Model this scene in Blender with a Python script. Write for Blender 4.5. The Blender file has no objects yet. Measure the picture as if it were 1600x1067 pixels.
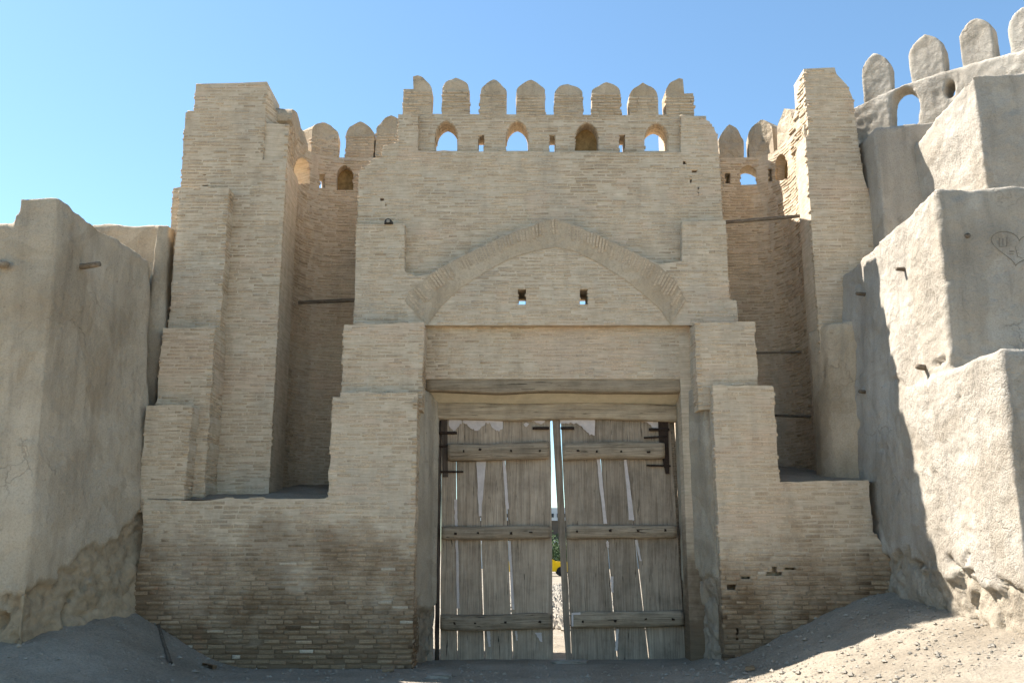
import bpy, bmesh, math, random
import numpy as np
from mathutils import Vector, noise, Matrix
from mathutils.geometry import delaunay_2d_cdt
from mathutils.bvhtree import BVHTree

R = math.radians
rnd = random.Random(7)
scene = bpy.context.scene
C = scene.collection

# ------------------------------------------------------------------ camera, sky, sun, exposure
EYE, PITCH, FPX = 1.6, R(12.3), 1500.0          # metres, upward tilt, focal length for a 1600 px wide frame
cam_d = bpy.data.cameras.new('camera')
cam_d.sensor_width = 36.0
cam_d.lens = 36.0 * FPX / 1600.0
cam_d.clip_end = 20000
cam_d.clip_start = 0.05
cam = bpy.data.objects.new('camera', cam_d)
C.objects.link(cam)
cam.location = (0, 0, EYE)
cam.rotation_euler = (R(90) + PITCH, 0, 0)
scene.camera = cam

SUN_AZ, SUN_EL = R(-66), R(51.3)                  # azimuth from +Y, negative = towards -X
world = bpy.data.worlds.new('World')
scene.world = world
world.use_nodes = True
wn = world.node_tree
sky = wn.nodes.new('ShaderNodeTexSky')
sky.sky_type = 'NISHITA'
sky.sun_disc = False
sky.sun_elevation = SUN_EL
sky.sun_rotation = SUN_AZ
sky.altitude = 200
sky.air_density = 1.0
sky.dust_density = 0.3
sky.ozone_density = 2.5
wb = wn.nodes.new('ShaderNodeMix'); wb.data_type = 'RGBA'; wb.blend_type = 'MULTIPLY'; wb.inputs[0].default_value = 1.0
wb.inputs[7].default_value = (0.77, 0.885, 0.86, 1)      # the photograph's cooler, greener rendering of the whole sky
wn.links.new(sky.outputs[0], wb.inputs[6]); wn.links.new(wb.outputs[2], wn.nodes['Background'].inputs[0])
wn.nodes['Background'].inputs[1].default_value = 0.075

sun_d = bpy.data.lights.new('sun', 'SUN')
sun_d.energy = 4.0
sun_d.angle = R(0.5)
sun_d.color = (1.0, 0.96, 0.91)
sun = bpy.data.objects.new('sun', sun_d)
C.objects.link(sun)
sdir = Vector((math.sin(SUN_AZ) * math.cos(SUN_EL), math.cos(SUN_AZ) * math.cos(SUN_EL), math.sin(SUN_EL)))
sun.rotation_euler = sdir.to_track_quat('Z', 'Y').to_euler()
sun.location = sdir * 40

scene.view_settings.view_transform = 'Standard'
scene.view_settings.look = 'None'
scene.view_settings.exposure = 1.88
scene.view_settings.gamma = 1.0
scene.view_settings.use_curve_mapping = False
scene.render.engine = 'CYCLES'
scene.cycles.max_bounces = 8
scene.cycles.diffuse_bounces = 4
scene.cycles.adaptive_threshold = 0.03
scene.cycles.use_denoising = True

# ------------------------------------------------------------------ helpers: measuring
CP, SP = math.cos(PITCH), math.sin(PITCH)
def ray(px, py):
    dx, dy = (px - 800) / FPX, (533.5 - py) / FPX
    return Vector((dx, CP - dy * SP, SP + dy * CP))
def at(px, py, Y):
    d = ray(px, py); t = Y / d.y
    return Vector((d.x * t, Y, EYE + d.z * t))
def X_(px, py, Y): return at(px, py, Y).x
def Z_(py, Y): return at(800, py, Y).z
def XZ(pts, Y): return [(at(a, b, Y).x, at(a, b, Y).z) for a, b in pts]

# ------------------------------------------------------------------ helpers: objects
def tag(o, label=None, cat=None, group=None, kind=None):
    if label: o['label'] = label
    if cat: o['category'] = cat
    if group: o['group'] = group
    if kind: o['kind'] = kind
    return o
def thing(name, loc, label, cat, group=None):
    o = bpy.data.objects.new(name, None)
    o.empty_display_size = 0.2
    C.objects.link(o); o.location = loc
    return tag(o, label, cat, group)
def put(name, me, mat=None, parent=None, smooth=False):
    o = bpy.data.objects.new(name, me)
    C.objects.link(o)
    if mat is not None and not me.materials: me.materials.append(mat)
    if smooth: me.polygons.foreach_set('use_smooth', [True] * len(me.polygons))
    if parent is not None:
        o.parent = parent
        base = parent.location.copy()
        pp = parent.parent
        while pp is not None:
            base += pp.location; pp = pp.parent
        o.location = -base
    return o
def mesh(verts, faces, name='mesh'):
    me = bpy.data.meshes.new(name)
    me.from_pydata([tuple(v) for v in verts], [], [tuple(f) for f in faces])
    me.update()
    return me
def box(cx, cy, cz, sx, sy, sz, rz=0.0, bev=0.0, jit=0.0):
    bm = bmesh.new()
    bmesh.ops.create_cube(bm, size=1)
    for v in bm.verts:
        v.co = Vector((v.co.x * sx, v.co.y * sy, v.co.z * sz))
        if jit: v.co += Vector((rnd.uniform(-jit, jit), rnd.uniform(-jit, jit), rnd.uniform(-jit, jit)))
    if bev: bmesh.ops.bevel(bm, geom=bm.edges[:], offset=bev, segments=2, affect='EDGES', profile=0.6)
    bmesh.ops.rotate(bm, verts=bm.verts, matrix=Matrix.Rotation(rz, 3, 'Z'))
    bmesh.ops.translate(bm, verts=bm.verts, vec=(cx, cy, cz))
    me = bpy.data.meshes.new('box'); bm.to_mesh(me); bm.free()
    return me
def log(p0, p1, r, flat=1.0, seg=10, n=14, wob=0.12, freq=5.0, seed=0, power=2.0):
    """a rough-hewn length of timber from p0 to p1 (closed mesh)"""
    p0, p1 = Vector(p0), Vector(p1)
    d = (p1 - p0); L = d.length; d.normalize()
    up = Vector((0, 0, 1)) if abs(d.z) < 0.9 else Vector((0, 1, 0))
    s = d.cross(up).normalized(); u = s.cross(d).normalized()
    vs, fs = [], []
    for i in range(n + 1):
        t = i / n
        c = p0.lerp(p1, t)
        c = c + u * (noise.noise(Vector((t * L * 0.9, seed * 7.1, 0))) * r * 0.3)
        for k in range(seg):
            a = 2 * math.pi * k / seg
            ca, sa = math.cos(a), math.sin(a)
            e = 2.0 / power
            ca = math.copysign(abs(ca) ** e, ca); sa = math.copysign(abs(sa) ** e, sa)
            q = 1 + wob * noise.noise(Vector((t * L * freq, a * 1.2, seed * 3.3)))
            if i in (0, n): q *= 0.9
            vs.append(c + s * (ca * r * flat * q) + u * (sa * r * q))
    for i in range(n):
        for k in range(seg):
            a, b = i * seg + k, i * seg + (k + 1) % seg
            fs.append((a, b, b + seg, a + seg))
    fs.append(tuple(reversed(range(seg)))); fs.append(tuple(n * seg + k for k in range(seg)))
    me = mesh(vs, fs); me.polygons.foreach_set('use_smooth', [True] * len(me.polygons))
    return me

# ------------------------------------------------------------------ materials
def mat_new(name, rough=0.95):
    m = bpy.data.materials.new(name); m.use_nodes = True
    nt = m.node_tree
    b = nt.nodes['Principled BSDF']
    b.inputs['Roughness'].default_value = rough
    b.inputs['Specular IOR Level'].default_value = 0.15
    return m, nt, b
def weather(g, P, col):
    a = g.noise(P, 0.9, 6, 0.62, 0.5)
    col = g.mix(g.rng(a, 0.52, 0.64, 0.0, 0.32), col, (0.43, 0.37, 0.29))          # grey rain-washed patches
    b = g.noise(g.pos((1, 1, 1.8)), 0.7, 5, 0.6, 0.3)
    col = g.mix(g.rng(b, 0.56, 0.6, 0.0, 0.32), col, (0.60, 0.43, 0.30))            # pinkish repairs
    d = g.noise(g.pos((5, 5, 0.7)), 1.0, 5, 0.65)
    return g.mix(1.0, col, g.ramp(d, [(0.3, 0.9), (0.48, 1.0), (0.75, 1.05)]), 'MULTIPLY')   # runs of water
class G:
    def __init__(s, nt): s.nt = nt
    def n(s, t, **k):
        x = s.nt.nodes.new(t)
        for a, v in k.items(): setattr(x, a, v)
        return x
    def l(s, a, b): s.nt.links.new(a, b)
    def pos(s, scale=(1, 1, 1), obj=False):
        if obj: o = s.n('ShaderNodeTexCoord').outputs['Object']
        else: o = s.n('ShaderNodeNewGeometry').outputs['Position']
        mp = s.n('ShaderNodeMapping'); mp.inputs['Scale'].default_value = scale
        s.l(o, mp.inputs['Vector']); return mp.outputs[0]
    def noise(s, vec, scale, detail=4, rough=0.6, dist=0.0):
        x = s.n('ShaderNodeTexNoise'); x.inputs['Scale'].default_value = scale
        x.inputs['Detail'].default_value = detail; x.inputs['Roughness'].default_value = rough
        x.inputs['Distortion'].default_value = dist
        s.l(vec, x.inputs['Vector']); return x.outputs['Fac']
    def ramp(s, fac, stops):
        x = s.n('ShaderNodeValToRGB'); e = x.color_ramp.elements
        while len(e) < len(stops): e.new(0.5)
        for i, (p, c) in enumerate(stops):
            e[i].position = p; e[i].color = (c[0], c[1], c[2], 1) if hasattr(c, '__len__') else (c, c, c, 1)
        s.l(fac, x.inputs[0]); return x.outputs[0]
    def mix(s, fac, a, b, mode='MIX'):
        x = s.n('ShaderNodeMix', data_type='RGBA', blend_type=mode)
        for inp, v in ((x.inputs[0], fac), (x.inputs[6], a), (x.inputs[7], b)):
            if hasattr(v, 'is_linked'): s.l(v, inp)
            else: inp.default_value = v if not hasattr(v, '__len__') else (v[0], v[1], v[2], 1)
        return x.outputs[2]
    def math(s, op, a, b=0.0):
        x = s.n('ShaderNodeMath', operation=op)
        for inp, v in ((x.inputs[0], a), (x.inputs[1], b)):
            if hasattr(v, 'is_linked'): s.l(v, inp)
            else: inp.default_value = v
        return x.outputs[0]
    def rng(s, v, a, b, c, d):
        x = s.n('ShaderNodeMapRange'); s.l(v, x.inputs[0])
        for i, q in enumerate((a, b, c, d)): x.inputs[i + 1].default_value = q
        return x.outputs[0]
    def attr(s, name):
        return s.n('ShaderNodeAttribute', attribute_name=name).outputs['Fac']
    def bump(s, bsdf, h, strength, dist=0.02):
        x = s.n('ShaderNodeBump'); x.inputs['Strength'].default_value = strength
        x.inputs['Distance'].default_value = dist
        s.l(h, x.inputs['Height']); s.l(x.outputs[0], bsdf.inputs['Normal'])

CLAY = (0.575, 0.44, 0.30)
def make_brick():
    m, nt, b = mat_new('brick_clay'); g = G(nt)
    P = g.pos()
    tone = g.attr('tone')
    col = g.ramp(tone, [(0.0, (0.34, 0.25, 0.16)), (0.2, (0.43, 0.325, 0.212)), (0.55, (0.49, 0.378, 0.255)),
                        (0.85, (0.535, 0.425, 0.295)), (1.0, (0.61, 0.51, 0.375))])
    # clay wash over the bricks, lost in patches near the foot of the walls
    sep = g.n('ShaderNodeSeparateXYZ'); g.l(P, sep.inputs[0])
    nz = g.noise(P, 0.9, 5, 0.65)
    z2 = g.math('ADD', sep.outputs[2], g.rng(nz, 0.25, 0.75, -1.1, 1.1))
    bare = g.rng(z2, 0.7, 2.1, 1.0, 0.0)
    wash = g.rng(g.noise(P, 2.1, 4, 0.6), 0.33, 0.62, 0.2, 0.85)
    wash = g.math('MULTIPLY', wash, g.rng(bare, 0, 1, 1.0, 0.12))
    col = g.mix(wash, col, CLAY)
    col = weather(g, P, col)
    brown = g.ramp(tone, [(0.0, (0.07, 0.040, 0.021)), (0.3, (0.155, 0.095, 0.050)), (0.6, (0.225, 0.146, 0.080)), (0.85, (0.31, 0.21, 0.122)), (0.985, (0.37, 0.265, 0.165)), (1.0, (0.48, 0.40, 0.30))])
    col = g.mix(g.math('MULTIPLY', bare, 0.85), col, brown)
    # reddish fired bricks here and there
    red = g.rng(g.noise(P, 3.3, 2, 0.5), 0.62, 0.72, 0.0, 0.45)
    col = g.mix(g.math('MULTIPLY', red, g.rng(bare, 0, 1, 0.12, 0.8)), col, (0.33, 0.17, 0.095))
    # grain and streaks
    st = g.noise(g.pos((3.5, 3.5, 55)), 1.0, 5, 0.7)
    col = g.mix(1.0, col, g.ramp(st, [(0.25, 0.66), (0.5, 1.0), (0.78, 1.3)]), 'MULTIPLY')
    gl = g.noise(P, 38, 4, 0.7)
    col = g.mix(1.0, col, g.ramp(gl, [(0.28, 0.74), (0.55, 1.0), (0.8, 1.2)]), 'MULTIPLY')
    big = g.noise(P, 0.55, 4, 0.6)
    col = g.mix(1.0, col, g.ramp(big, [(0.3, 0.8), (0.5, 1.0), (0.7, 1.1)]), 'MULTIPLY')
    g.l(col, b.inputs['Base Color'])
    g.bump(b, g.math('ADD', gl, g.math('MULTIPLY', g.noise(P, 14, 4, 0.6), 1.5)), 0.55, 0.012)
    return m
def make_mortar():
    m, nt, b = mat_new('clay_mortar'); g = G(nt); P = g.pos()
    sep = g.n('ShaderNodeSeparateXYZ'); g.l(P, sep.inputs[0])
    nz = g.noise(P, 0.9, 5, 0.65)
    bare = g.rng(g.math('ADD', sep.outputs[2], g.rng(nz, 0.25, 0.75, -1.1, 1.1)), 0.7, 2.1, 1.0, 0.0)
    a = g.noise(P, 5.5, 6, 0.7)
    col = g.ramp(a, [(0.25, (0.45, 0.345, 0.235)), (0.5, (0.565, 0.455, 0.325)), (0.75, (0.63, 0.53, 0.395))])
    col = weather(g, P, col)
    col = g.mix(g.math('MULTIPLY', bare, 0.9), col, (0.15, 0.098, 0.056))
    st = g.noise(g.pos((2.5, 2.5, 40)), 1.0, 4, 0.7)
    col = g.mix(1.0, col, g.ramp(st, [(0.3, 0.78), (0.7, 1.16)]), 'MULTIPLY')
    g.l(col, b.inputs['Base Color'])
    g.bump(b, g.noise(P, 26, 6, 0.7), 0.7, 0.02)
    return m
def make_mud(name, base, dark, light, coreC):
    m, nt, b = mat_new(name); g = G(nt); P = g.pos()
    a = g.noise(P, 1.3, 8, 0.62, 0.3)
    col = g.ramp(a, [(0.28, dark), (0.5, base), (0.74, light)])
    v = g.noise(g.pos((4.5, 4.5, 0.45)), 1.0, 5, 0.65)            # rain streaks
    col = g.mix(1.0, col, g.ramp(v, [(0.3, 0.80), (0.48, 1.0), (0.72, 1.06)]), 'MULTIPLY')
    s = g.noise(P, 45, 3, 0.7)                                    # straw and grit
    col = g.mix(1.0, col, g.ramp(s, [(0.3, 0.82), (0.5, 1.0), (0.75, 1.1)]), 'MULTIPLY')
    sp = g.noise(g.pos((1, 1, 1.6)), 9, 4, 0.6)
    col = g.mix(g.rng(sp, 0.66, 0.74, 0, 0.55), col, (dark[0] * 0.55, dark[1] * 0.53, dark[2] * 0.5))
    pt = g.noise(P, 0.55, 3, 0.55, 0.8)                            # patches of later plaster, crisp edged
    col = g.mix(g.rng(pt, 0.53, 0.545, 0, 1), col, g.mix(1.0, col, (0.9, 0.885, 0.86), 'MULTIPLY'))
    vo = g.n('ShaderNodeTexVoronoi', feature='DISTANCE_TO_EDGE'); vo.inputs['Scale'].default_value = 1.15
    dn = g.n('ShaderNodeTexNoise'); dn.inputs['Scale'].default_value = 3.0; dn.inputs['Detail'].default_value = 6; g.l(P, dn.inputs['Vector'])
    va = g.n('ShaderNodeVectorMath', operation='MULTIPLY_ADD'); g.l(dn.outputs['Color'], va.inputs[0]); va.inputs[1].default_value = (.55, .55, .55); g.l(P, va.inputs[2])
    g.l(va.outputs[0], vo.inputs['Vector'])
    crk = g.math('MULTIPLY', g.rng(vo.outputs['Distance'], 0.0, 0.009, 1.0, 0.0), g.rng(g.noise(P, 0.8, 3, 0.5), 0.52, 0.62, 0.0, 0.9))
    col = g.mix(g.math('MULTIPLY', crk, 0.38), col, (dark[0] * .4, dark[1] * .4, dark[2] * .4))
    core = g.attr('core')
    cc = g.ramp(g.noise(P, 7, 6, 0.7), [(0.28, tuple(x * 0.62 for x in coreC)), (0.52, coreC), (0.78, tuple(x * 1.25 for x in coreC))])
    col = g.mix(core, col, cc)
    g.l(col, b.inputs['Base Color'])
    h = g.math('ADD', g.math('MULTIPLY', g.noise(P, 7, 8, 0.68), 1.6), g.math('MULTIPLY', s, 0.45))
    h = g.math('SUBTRACT', h, g.math('MULTIPLY', crk, 0.8))
    h = g.math('MULTIPLY', h, g.rng(g.noise(P, 0.75, 4, 0.6), 0.4, 0.62, 0.5, 2.6))
    g.bump(b, h, 0.62, 0.035)
    return m
def make_wood(name, c0, c1, c2, vertical=True, rough=0.85, dens=1.0):
    m, nt, b = mat_new(name, rough); g = G(nt)
    sc = (16, 16, 0.9) if vertical else (0.9, 16, 16)
    P = g.pos(sc); Q = g.pos()
    info = g.n('ShaderNodeObjectInfo')
    a = g.noise(P, 1.0 * dens, 8, 0.7, 1.1)
    col = g.ramp(a, [(0.26, c0), (0.5, c1), (0.74, c2)])
    sc2 = (70, 70, 1.6) if vertical else (1.6, 70, 70)
    f = g.noise(g.pos(sc2), 1.0, 4, 0.7)
    col = g.mix(1.0, col, g.ramp(f, [(0.32, 0.7), (0.5, 1.0), (0.75, 1.16)]), 'MULTIPLY')
    blot = g.noise(Q, 2.6, 5, 0.7)
    col = g.mix(1.0, col, g.ramp(blot, [(0.3, 0.7), (0.55, 1.0), (0.75, 1.12)]), 'MULTIPLY')
    sc3 = (38, 38, 2.2) if vertical else (2.2, 38, 38)
    ck = g.noise(g.pos(sc3), 1.0, 3, 0.5, 0.6)                     # drying checks
    col = g.mix(g.rng(ck, 0.665, 0.70, 0.0, 0.85), col, (0.02, 0.015, 0.01))
    col = g.mix(1.0, col, g.ramp(info.outputs['Random'], [(0, 0.74), (1, 1.22)]), 'MULTIPLY')
    g.l(col, b.inputs['Base Color'])
    g.bump(b, g.math('SUBTRACT', g.math('ADD', f, a), g.rng(ck, 0.655, 0.71, 0.0, 1.4)), 0.5, 0.008)
    return m
def make_plain(name, c, rough=0.9, var=0.2, scale=12, metallic=0.0):
    m, nt, b = mat_new(name, rough); g = G(nt); P = g.pos()
    a = g.noise(P, scale, 5, 0.65)
    col = g.mix(1.0, c, g.ramp(a, [(0.3, 1 - var), (0.7, 1 + var)]), 'MULTIPLY')
    g.l(col, b.inputs['Base Color']); b.inputs['Metallic'].default_value = metallic
    g.bump(b, a, 0.25, 0.01)
    return m
def make_dirt():
    m, nt, b = mat_new('dirt'); g = G(nt); P = g.pos()
    a = g.noise(P, 1.1, 8, 0.65)
    col = g.ramp(a, [(0.28, (0.20, 0.165, 0.12)), (0.5, (0.28, 0.235, 0.176)), (0.74, (0.365, 0.312, 0.24))])
    s = g.noise(P, 32, 4, 0.75)
    col = g.mix(1.0, col, g.ramp(s, [(0.28, 0.66), (0.5, 1.0), (0.74, 1.25)]), 'MULTIPLY')
    g.l(col, b.inputs['Base Color'])
    g.bump(b, g.math('ADD', s, g.math('MULTIPLY', g.noise(P, 9, 6, 0.7), 1.5)), 0.8, 0.03)
    return m

M = {}
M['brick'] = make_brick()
M['mortar'] = make_mortar()
M['mud'] = make_mud('mud_plaster', (0.465, 0.378, 0.272), (0.395, 0.315, 0.222), (0.515, 0.43, 0.32), (0.38, 0.29, 0.188))
M['mudw'] = make_mud('pale_mud_plaster', (0.39, 0.342, 0.278), (0.33, 0.285, 0.226), (0.44, 0.394, 0.325), (0.345, 0.29, 0.218))
M['jamb'] = make_mud('jamb_plaster', (0.44, 0.375, 0.285), (0.36, 0.305, 0.23), (0.50, 0.435, 0.34), (0.34, 0.275, 0.2))
M['cap'] = make_mud('cap_plaster', (0.49, 0.385, 0.265), (0.41, 0.32, 0.215), (0.56, 0.45, 0.32), (0.43, 0.335, 0.23))
M['infill'] = make_plain('blocked_window_clay', (0.30, 0.19, 0.08), 0.95, 0.35, 14)
M['soffit'] = make_plain('pale_soffit_plaster', (0.56, 0.47, 0.33), 0.95, 0.12, 6)
M['plank'] = make_wood('weathered_plank', (0.21, 0.158, 0.11), (0.35, 0.272, 0.195), (0.46, 0.37, 0.275))
M['batten'] = make_wood('weathered_batten', (0.15, 0.11, 0.07), (0.325, 0.25, 0.17), (0.46, 0.37, 0.265), False)
M['beam'] = make_wood('lintel_timber', (0.24, 0.18, 0.115), (0.42, 0.33, 0.225), (0.52, 0.425, 0.305), False)
M['post'] = make_wood('dark_post_timber', (0.05, 0.035, 0.026), (0.105, 0.078, 0.058), (0.16, 0.125, 0.095))
M['pole'] = make_wood('pole_timber', (0.08, 0.06, 0.045), (0.16, 0.125, 0.09), (0.25, 0.2, 0.15), False)
M['iron'] = make_plain('rusty_iron', (0.045, 0.030, 0.022), 0.75, 0.4, 40, 0.4)
M['sheet'] = make_plain('pale_torn_sheet', (0.55, 0.475, 0.43), 0.85, 0.13, 9)
M['dirt'] = make_dirt()
M['stone'] = make_plain('pale_stone', (0.285, 0.25, 0.20), 0.95, 0.25, 9)
M['white'] = make_plain('white_stone', (0.62, 0.62, 0.60), 0.9, 0.12, 9)
M['void'] = make_plain('dark_metal', (0.055, 0.05, 0.045), 0.6, 0.2, 20)
M['scratch'] = make_plain('scratched_clay', (0.19, 0.16, 0.12), 0.95, 0.15, 20)

# ------------------------------------------------------------------ brick walls: paths, slabs, courses
class Path:
    def __init__(s, pts, smooth=False):
        pts = [Vector((p[0], p[1])) for p in pts]
        if smooth:
            out = []
            for i in range(len(pts) - 1):
                p0, p1, p2, p3 = pts[max(i - 1, 0)], pts[i], pts[i + 1], pts[min(i + 2, len(pts) - 1)]
                for k in range(8):
                    t = k / 8
                    out.append(0.5 * ((2 * p1) + (p2 - p0) * t + (2 * p0 - 5 * p1 + 4 * p2 - p3) * t * t + (3 * p1 - p0 - 3 * p2 + p3) * t ** 3))
            out.append(pts[-1]); pts = out
        s.p = pts; s.curved = smooth
        s.u = [0.0]
        for a, b in zip(pts, pts[1:]): s.u.append(s.u[-1] + (b - a).length)
        s.L = s.u[-1]
    def _seg(s, u):
        i = int(np.searchsorted(s.u, u)) - 1
        return min(max(i, 0), len(s.p) - 2)
    def pos(s, u):
        i = s._seg(u); a, b = s.p[i], s.p[i + 1]
        t = (u - s.u[i]) / (s.u[i + 1] - s.u[i])
        return a + (b - a) * t
    def dir(s, u):
        if s.curved:
            return (s.pos(min(u + 0.06, s.L)) - s.pos(max(u - 0.06, 0))).normalized()
        i = s._seg(u); return (s.p[i + 1] - s.p[i]).normalized()
    def nrm(s, u):
        d = s.dir(u); return Vector((d.y, -d.x))
    def find(s, px, py):
        """(u, z) of the point of the wall seen at a pixel"""
        r = ray(px, py); q = r.x / r.y; best = None
        for i in range(401):
            u = s.L * i / 400; p = s.pos(u)
            e = abs(p.x / p.y - q)
            if best is None or e < best[0]: best = (e, u, p)
        t = best[2].y / r.y
        return best[1], EYE + r.z * t
X0 = -20.0
def plane(Y): return Path([(X0, Y), (-X0, Y)])
def UZ(pts, Y): return [(x - X0, z) for x, z in XZ(pts, Y)]
def inside(p, poly):
    x, y = p; c = False
    for (x1, y1), (x2, y2) in zip(poly, poly[1:] + poly[:1]):
        if (y1 > y) != (y2 > y) and x < (x2 - x1) * (y - y1) / (y2 - y1) + x1: c = not c
    return c
def slab(path, poly, holes=(), t=0.4, off=0.0, step=0.12):
    loops = [list(poly)] + [list(h) for h in holes]
    V, E = [], []
    for lp in loops:
        if path.curved:
            d = []
            for a, b in zip(lp, lp[1:] + lp[:1]):
                k = max(1, int(abs(b[0] - a[0]) / step))
                d += [(a[0] + (b[0] - a[0]) * i / k, a[1] + (b[1] - a[1]) * i / k) for i in range(k)]
            lp = d
        s = len(V); V += lp
        E += [(s + i, s + (i + 1) % len(lp)) for i in range(len(lp))]
    if path.curved:
        us = [p[0] for p in poly]; zs = [p[1] for p in poly]
        nu = int((max(us) - min(us)) / step)
        for i in range(1, nu):
            for k in range(1, 9):
                q = (min(us) + i * step, min(zs) + (max(zs) - min(zs)) * k / 9)
                if inside(q, loops[0]) and not any(inside(q, h) for h in loops[1:]): V.append(q)
    vo, eo, fo, *_ = delaunay_2d_cdt([Vector(v) for v in V], E, [], 0, 1e-5)
    tris = []
    for f in fo:
        c = (sum(vo[i].x for i in f) / 3, sum(vo[i].y for i in f) / 3)
        if inside(c, loops[0]) and not any(inside(c, h) for h in loops[1:]):
            a, b, cc = (vo[i] for i in f)
            if (b - a).x * (cc - a).y - (b - a).y * (cc - a).x < 0: f = (f[0], f[2], f[1])
            tris.append(tuple(f))
    n = len(vo); vs = []
    for o in (off, off - t):
        for v in vo:
            p = path.pos(v.x); q = path.nrm(v.x) if path.curved else path.nrm(v.x)
            vs.append((p.x + q.x * o, p.y + q.y * o, v.y))
    fs = list(tris) + [(a + n, c + n, b + n) for a, b, c in tris]
    cnt = {}
    for f in tris:
        for a, b in ((f[0], f[1]), (f[1], f[2]), (f[2], f[0])): cnt[(a, b)] = 1
    for (a, b) in list(cnt):
        if (b, a) not in cnt: fs.append((b, a, a + n, b + n))
    return mesh(vs, fs)

# brick shapes: 16 worn variants share one topology
BF = [(0, 1, 2, 3), (4, 5, 1, 0), (5, 6, 2, 1), (6, 7, 3, 2), (7, 4, 0, 3), (8, 9, 5, 4), (9, 10, 6, 5), (10, 11, 7, 6), (11, 8, 4, 7)]
BV, BT = [], []
NV = 18
for i in range(NV):
    j = lambda a: rnd.uniform(-a, a)
    cx, cz, cy = 0.03, 0.14, 0.10
    corners = [(-.5, -.5), (.5, -.5), (.5, .5), (-.5, .5)]
    inn = [(x * (1 - 2 * cx) + j(.022), abs(j(.06)), z * (1 - 2 * cz) + j(.10)) for x, z in corners]
    out = [(x + j(.012), cy + j(.03), z + j(.06)) for x, z in corners]
    bak = [(x, 1.0, z) for x, z in corners]
    BV.append(np.array(inn + out + bak, dtype=np.float32)); BT.append(min(1, max(0, rnd.gauss(0.52, 0.24))))
BMESH = []
for v, t in zip(BV, BT):
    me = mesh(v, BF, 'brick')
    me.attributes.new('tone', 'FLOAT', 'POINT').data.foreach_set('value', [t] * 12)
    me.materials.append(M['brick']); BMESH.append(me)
BDEPTH = 0.07

def spans(z, loops):
    xs = []
    for lp in loops:
        for (x1, y1), (x2, y2) in zip(lp, lp[1:] + lp[:1]):
            if (y1 > z) != (y2 > z): xs.append((x2 - x1) * (z - y1) / (y2 - y1) + x1)
    xs.sort()
    return [(xs[i], xs[i + 1]) for i in range(0, len(xs) - 1, 2)]
def courses(B, path, poly, holes=(), pitch=0.055, Ln=0.225, off=0.0, proud=(0.0, 0.009), base_proud=None, miss=0.05, seed=0):
    """lay worn brick courses over a wall face; B collects bricks"""
    loops = [list(poly)] + [list(h) for h in holes]
    z0 = min(p[1] for p in poly); z1 = max(p[1] for p in poly)
    k = math.ceil(z0 / pitch)
    while (k + 1) * pitch <= z1 + 0.005:
        zc = (k + 0.5) * pitch
        for a, b in spans(zc, loops):
            u = a + (0 if k % 2 else -rnd.uniform(0.08, 0.17))
            while u < b - 0.03:
                L = Ln * rnd.uniform(0.82, 1.12)
                if rnd.random() < 0.12: L *= 0.55
                s, e = max(u, a), min(u + L, b)
                if u <= a: s = a + rnd.uniform(-.022, .014)
                if u + L >= b: e = b + rnd.uniform(-.014, .022)
                u += L + rnd.uniform(0.008, 0.02)
                if e - s < 0.04: continue
                lo = rnd.random()
                m = miss
                pr = rnd.uniform(*proud)
                if base_proud and zc < base_proud[0]:
                    f = min(1, (base_proud[0] - zc) / 0.8); pr += f * rnd.uniform(0.3, 1.0) * base_proud[1]; m = 0.012 + 0.02 * f
                if lo < m: continue
                uc = (s + e) / 2
                p = path.pos(uc); d = path.dir(uc)
                H = pitch * 0.69 * rnd.uniform(0.74, 1.2)
                w = 0.011 * noise.noise(Vector((uc * 0.8, zc * 0.5, seed))) + rnd.uniform(-0.006, 0.006)
                B.append((p.x + d.y * (pr + off), p.y - d.x * (pr + off), zc + w, e - s, H, math.atan2(d.y, d.x),
                          rnd.uniform(-0.022, 0.022), rnd.randrange(NV)))
        k += 1
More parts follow.
